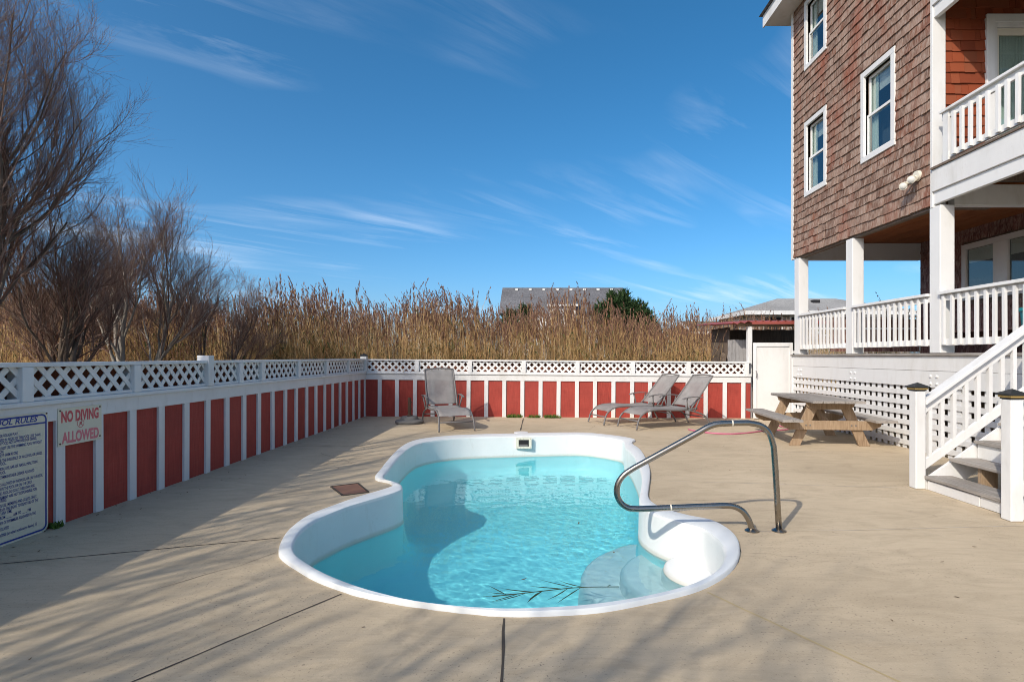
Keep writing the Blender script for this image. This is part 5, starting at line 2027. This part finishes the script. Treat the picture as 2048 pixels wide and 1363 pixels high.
def foliage(label, base, blobs, n_, size, mat, name, trunk_h, seed):
    """crown of small leaf tufts spread through a few uneven volumes"""
    rng = np.random.default_rng(seed)
    t = thing(name, label, 'tree', base)
    br = []
    V, T = [], []
    for (c_, rad) in blobs:
        c_ = np.array(c_, float)
        pts = np.stack([np.linspace(0, 1, 5)] * 3, 1) * (c_ - np.array([0, 0, 0.1])) + rng.normal(0, .03, (5, 3))
        br.append(pts)
        for k in range(int(n_ * rad[0] * rad[2])):
            d = rng.normal(0, 1, 3)
            d /= np.linalg.norm(d)
            rr_ = rng.uniform(0.25, 1.0) ** 0.5 * rng.uniform(0.75, 1.15)
            p = c_ + d * np.array(rad) * rr_
            out_ = d * 0.6 + np.array([0, 0, 0.7]) + rng.normal(0, .35, 3)
            out_ /= np.linalg.norm(out_)
            for _ in range(4):
                e_ = out_ + rng.normal(0, .45, 3)
                e_ /= np.linalg.norm(e_)
                s_ = np.cross(e_, rng.normal(0, 1, 3))
                s_ /= np.linalg.norm(s_) + 1e-9
                L = size * rng.uniform(.6, 1.3)
                b = len(V)
                V += [p - s_ * L * .14, p + s_ * L * .14, p + e_ * L]
                T.append((b, b + 1, b + 2))
    V1, T1 = tubes_np(np.stack(br), np.tile(np.linspace(0.07, 0.012, 5), (len(br), 1)), 6)
    link('trunk', arrays_mesh('trunk', V1, T1, [M['bark']], smooth=True), t, local=True)
    link('crown', arrays_mesh('crown', np.array(V), np.array(T), [mat]), t, local=True)


foliage('dark green cedar in front of the charcoal roof, right end', (3.9, 25.0, -0.05),
        [((0.0, 0, 3.4), (.75, .6, .75)), ((0.75, 0, 3.2), (.6, .5, .65)), ((-0.75, 0.1, 3.2), (.5, .5, .6)), ((0.2, 0, 4.0), (.22, .22, .38)), ((-0.35, 0, 3.95), (.18, .18, .35)),
         ((1.2, 0, 2.7), (.5, .5, .6)), ((1.6, 0.2, 2.2), (.4, .4, .5)), ((0.1, 0, 2.2), (1.1, .7, .7))], 1500, 0.24, M['cedar'], 'cedar_tree', 2.0, 3)
foliage('green bush in front of the charcoal roof, left end', (-0.95, 24.0, -0.05),
        [((0, 0, 3.1), (.28, .3, .35)), ((0.62, 0, 3.25), (.28, .3, .4)), ((-0.3, 0, 2.8), (.35, .3, .3)), ((0.3, 0, 2.5), (.7, .5, .5))], 1300, 0.2, M['cedar'], 'evergreen_bush', 2.0, 4)
foliage('yellow green pine crown behind the bare trees on the left', (-19.0, 22.0, -0.05),
        [((0, 0, 3.1), (1.2, .8, .8)), ((1.5, 0, 3.0), (1.0, .7, .7)), ((-1.6, 0, 2.9), (1.1, .7, .8)), ((2.8, 0, 2.7), (.8, .6, .6)), ((0.5, 0, 2.0), (3.0, .8, 1.0))], 500, 0.28, M['pine'], 'pine_tree', 2.0, 6)

# ------------------------------------------------------------------ far houses
h1 = thing('far_house', 'white house with long charcoal roof beyond the reeds', 'house', (2.4, 45, 0))
rz, ez = 6.94, 4.6
xa, xb = -2.47, 7.26
MB().add([(xa, 45, rz), (xb, 45, rz), (xb + .1, 41.5, ez), (xa - .1, 41.5, ez), (xb + .1, 48.5, ez), (xa - .1, 48.5, ez)],
         ((0, 3, 2, 1), (0, 1, 4, 5), (0, 5, 3), (1, 2, 4), (2, 3, 5, 4))).build('roof', M['roof_grey'], h1)
MB().box(xa + .2, xb - .2, 41.9, 48.1, -0.05, ez - 0.002).build('wall', M['white'], h1)
for k in range(8):
    x = xa + 1.05 + k * 1.09
    MB().box(x, x + .22, 44.55, 44.75, rz - 0.26, rz - 0.12).build('roof_vent', M['blind'], h1)
MB().box(1.2, 3.15, 40.9, 43.0, 3.0, 5.12).build('dormer_wall', M['white'], h1)
MB().add([(1.05, 40.7, 5.13), (3.3, 40.7, 5.13), (3.3, 44.4, 6.3), (1.05, 44.4, 6.3), (1.05, 40.7, 5.19), (3.3, 40.7, 5.19), (3.3, 44.4, 6.36), (1.05, 44.4, 6.36)], MB.BOXF).build('dormer_roof', M['roof_grey'], h1)
MB().box(1.05, 3.3, 40.64, 40.69, 5.06, 5.2).build('dormer_fascia', M['white'], h1)
for x in (1.5, 2.3):
    MB().box(x, x + .5, 40.86, 40.899, 3.9, 4.8).build('window', M['dark'], h1)

h2 = thing('far_house', 'shingled house with light grey hip roof behind the shed', 'house', (16, 33, 0))
ex0, ex1, ey0, ey1, ze = 11.46, 21.0, 30.0, 36.0, 3.81
MB().add([(ex0, ey0, ze), (ex1, ey0, ze), (ex1, ey1, ze), (ex0, ey1, ze), (ex0 + 3.05, 33, 4.80), (ex1 - 3, 33, 4.80)],
         ((0, 1, 5, 4), (1, 2, 5), (2, 3, 4, 5), (3, 0, 4), (3, 2, 1, 0))).build('roof', M['roof_light'], h2)
mb = MB().box(ex0 - .03, ex1, ey0 - .05, ey0 - .001, ze - .19, ze + .02).box(ex0 - .05, ex0 - .001, ey0, ey1, ze - .19, ze + .02)
mb.build('fascia', M['white'], h2)
MB().box(ex0 + .5, ex1 - .3, ey0 + .5, ey1 - .3, -0.05, ze - .003).build('wall', M['shingle_far'], h2)
for x in (12.6, 14.1, 15.6):
    wf = MB().box(x, x + 1.1, ey0 + .45, ey0 + .499, 2.5, 3.6).build('window', M['white'], h2)
    MB().box(x + .08, x + 1.02, ey0 + .43, ey0 + .449, 2.58, 3.52).build('pane', M['dark'], wf)
wf = MB().box(ex0 + .45, ex0 + .499, 32, 33.2, 2.4, 3.5).build('window', M['white'], h2)
MB().box(ex0 + .43, ex0 + .449, 32.1, 33.1, 2.5, 3.4).build('pane', M['dark'], wf)
MB().box(16.1, 16.5, 31.9, 32.2, 4.35, 4.62).build('roof_vent', M['dark'], h2)


def gable_house(label, x0, x1, y, zr, ze_, gable_w, roofm, wallm):
    t = thing('far_house', label, 'house', ((x0 + x1) / 2, y, 0))
    d = gable_w
    # ridge along X; slope toward the camera and away
    MB().add([(x0, y, zr), (x1, y, zr), (x1 + .1, y - d, ze_), (x0 + .15, y - d, ze_), (x1 + .1, y + d, ze_), (x0 - .15, y + d, ze_),
              (x0, y, zr - .12), (x1, y, zr - .12), (x1 + .1, y - d, ze_ - .12), (x0 + .15, y - d, ze_ - .12), (x1 + .1, y + d, ze_ - .12), (x0 - .15, y + d, ze_ - .12)],
             ((0, 3, 2, 1), (0, 1, 4, 5), (6, 7, 8, 9), (6, 11, 10, 7), (0, 6, 9, 3), (0, 5, 11, 6), (1, 2, 8, 7), (1, 7, 10, 4), (3, 9, 8, 2), (5, 4, 10, 11))).build('roof', roofm, t)
    MB().add([(x0 + .3, y - d + .3, -.05), (x1 - .2, y - d + .3, -.05), (x1 - .2, y + d - .3, -.05), (x0 + .3, y + d - .3, -.05),
              (x0 + .3, y - d + .3, ze_), (x1 - .2, y - d + .3, ze_), (x1 - .2, y + d - .3, ze_), (x0 + .3, y + d - .3, ze_), (x0 + .3, y, zr - .2), (x1 - .2, y, zr - .2)],
             ((0, 1, 5, 4), (1, 2, 6, 9, 5), (2, 3, 7, 6), (3, 0, 4, 8, 7), (4, 5, 9, 8), (6, 7, 8, 9))).build('wall', wallm, t)
    MB().bar((x0 - .02, y, zr - .1), (x0 + .13, y - d, ze_ - .1), 0.05, 0.22).build('rake_board', M['white'], t)
    MB().bar((x0 + .13, y - d - .03, ze_ - .1), (x1, y - d - .03, ze_ - .1), 0.05, 0.18).build('fascia', M['white'], t)
    return t


gable_house('small gabled house low behind the reeds near the shed', 10.6, 14.6, 40.0, 3.90, 3.05, 2.6, M['roof_brown'], M['shingle_far'])
gable_house('white gabled house glimpsed through the reeds left of the pool end', -10.2, -7.0, 46.0, 4.95, 3.9, 2.2, M['roof_brown'], M['white'])
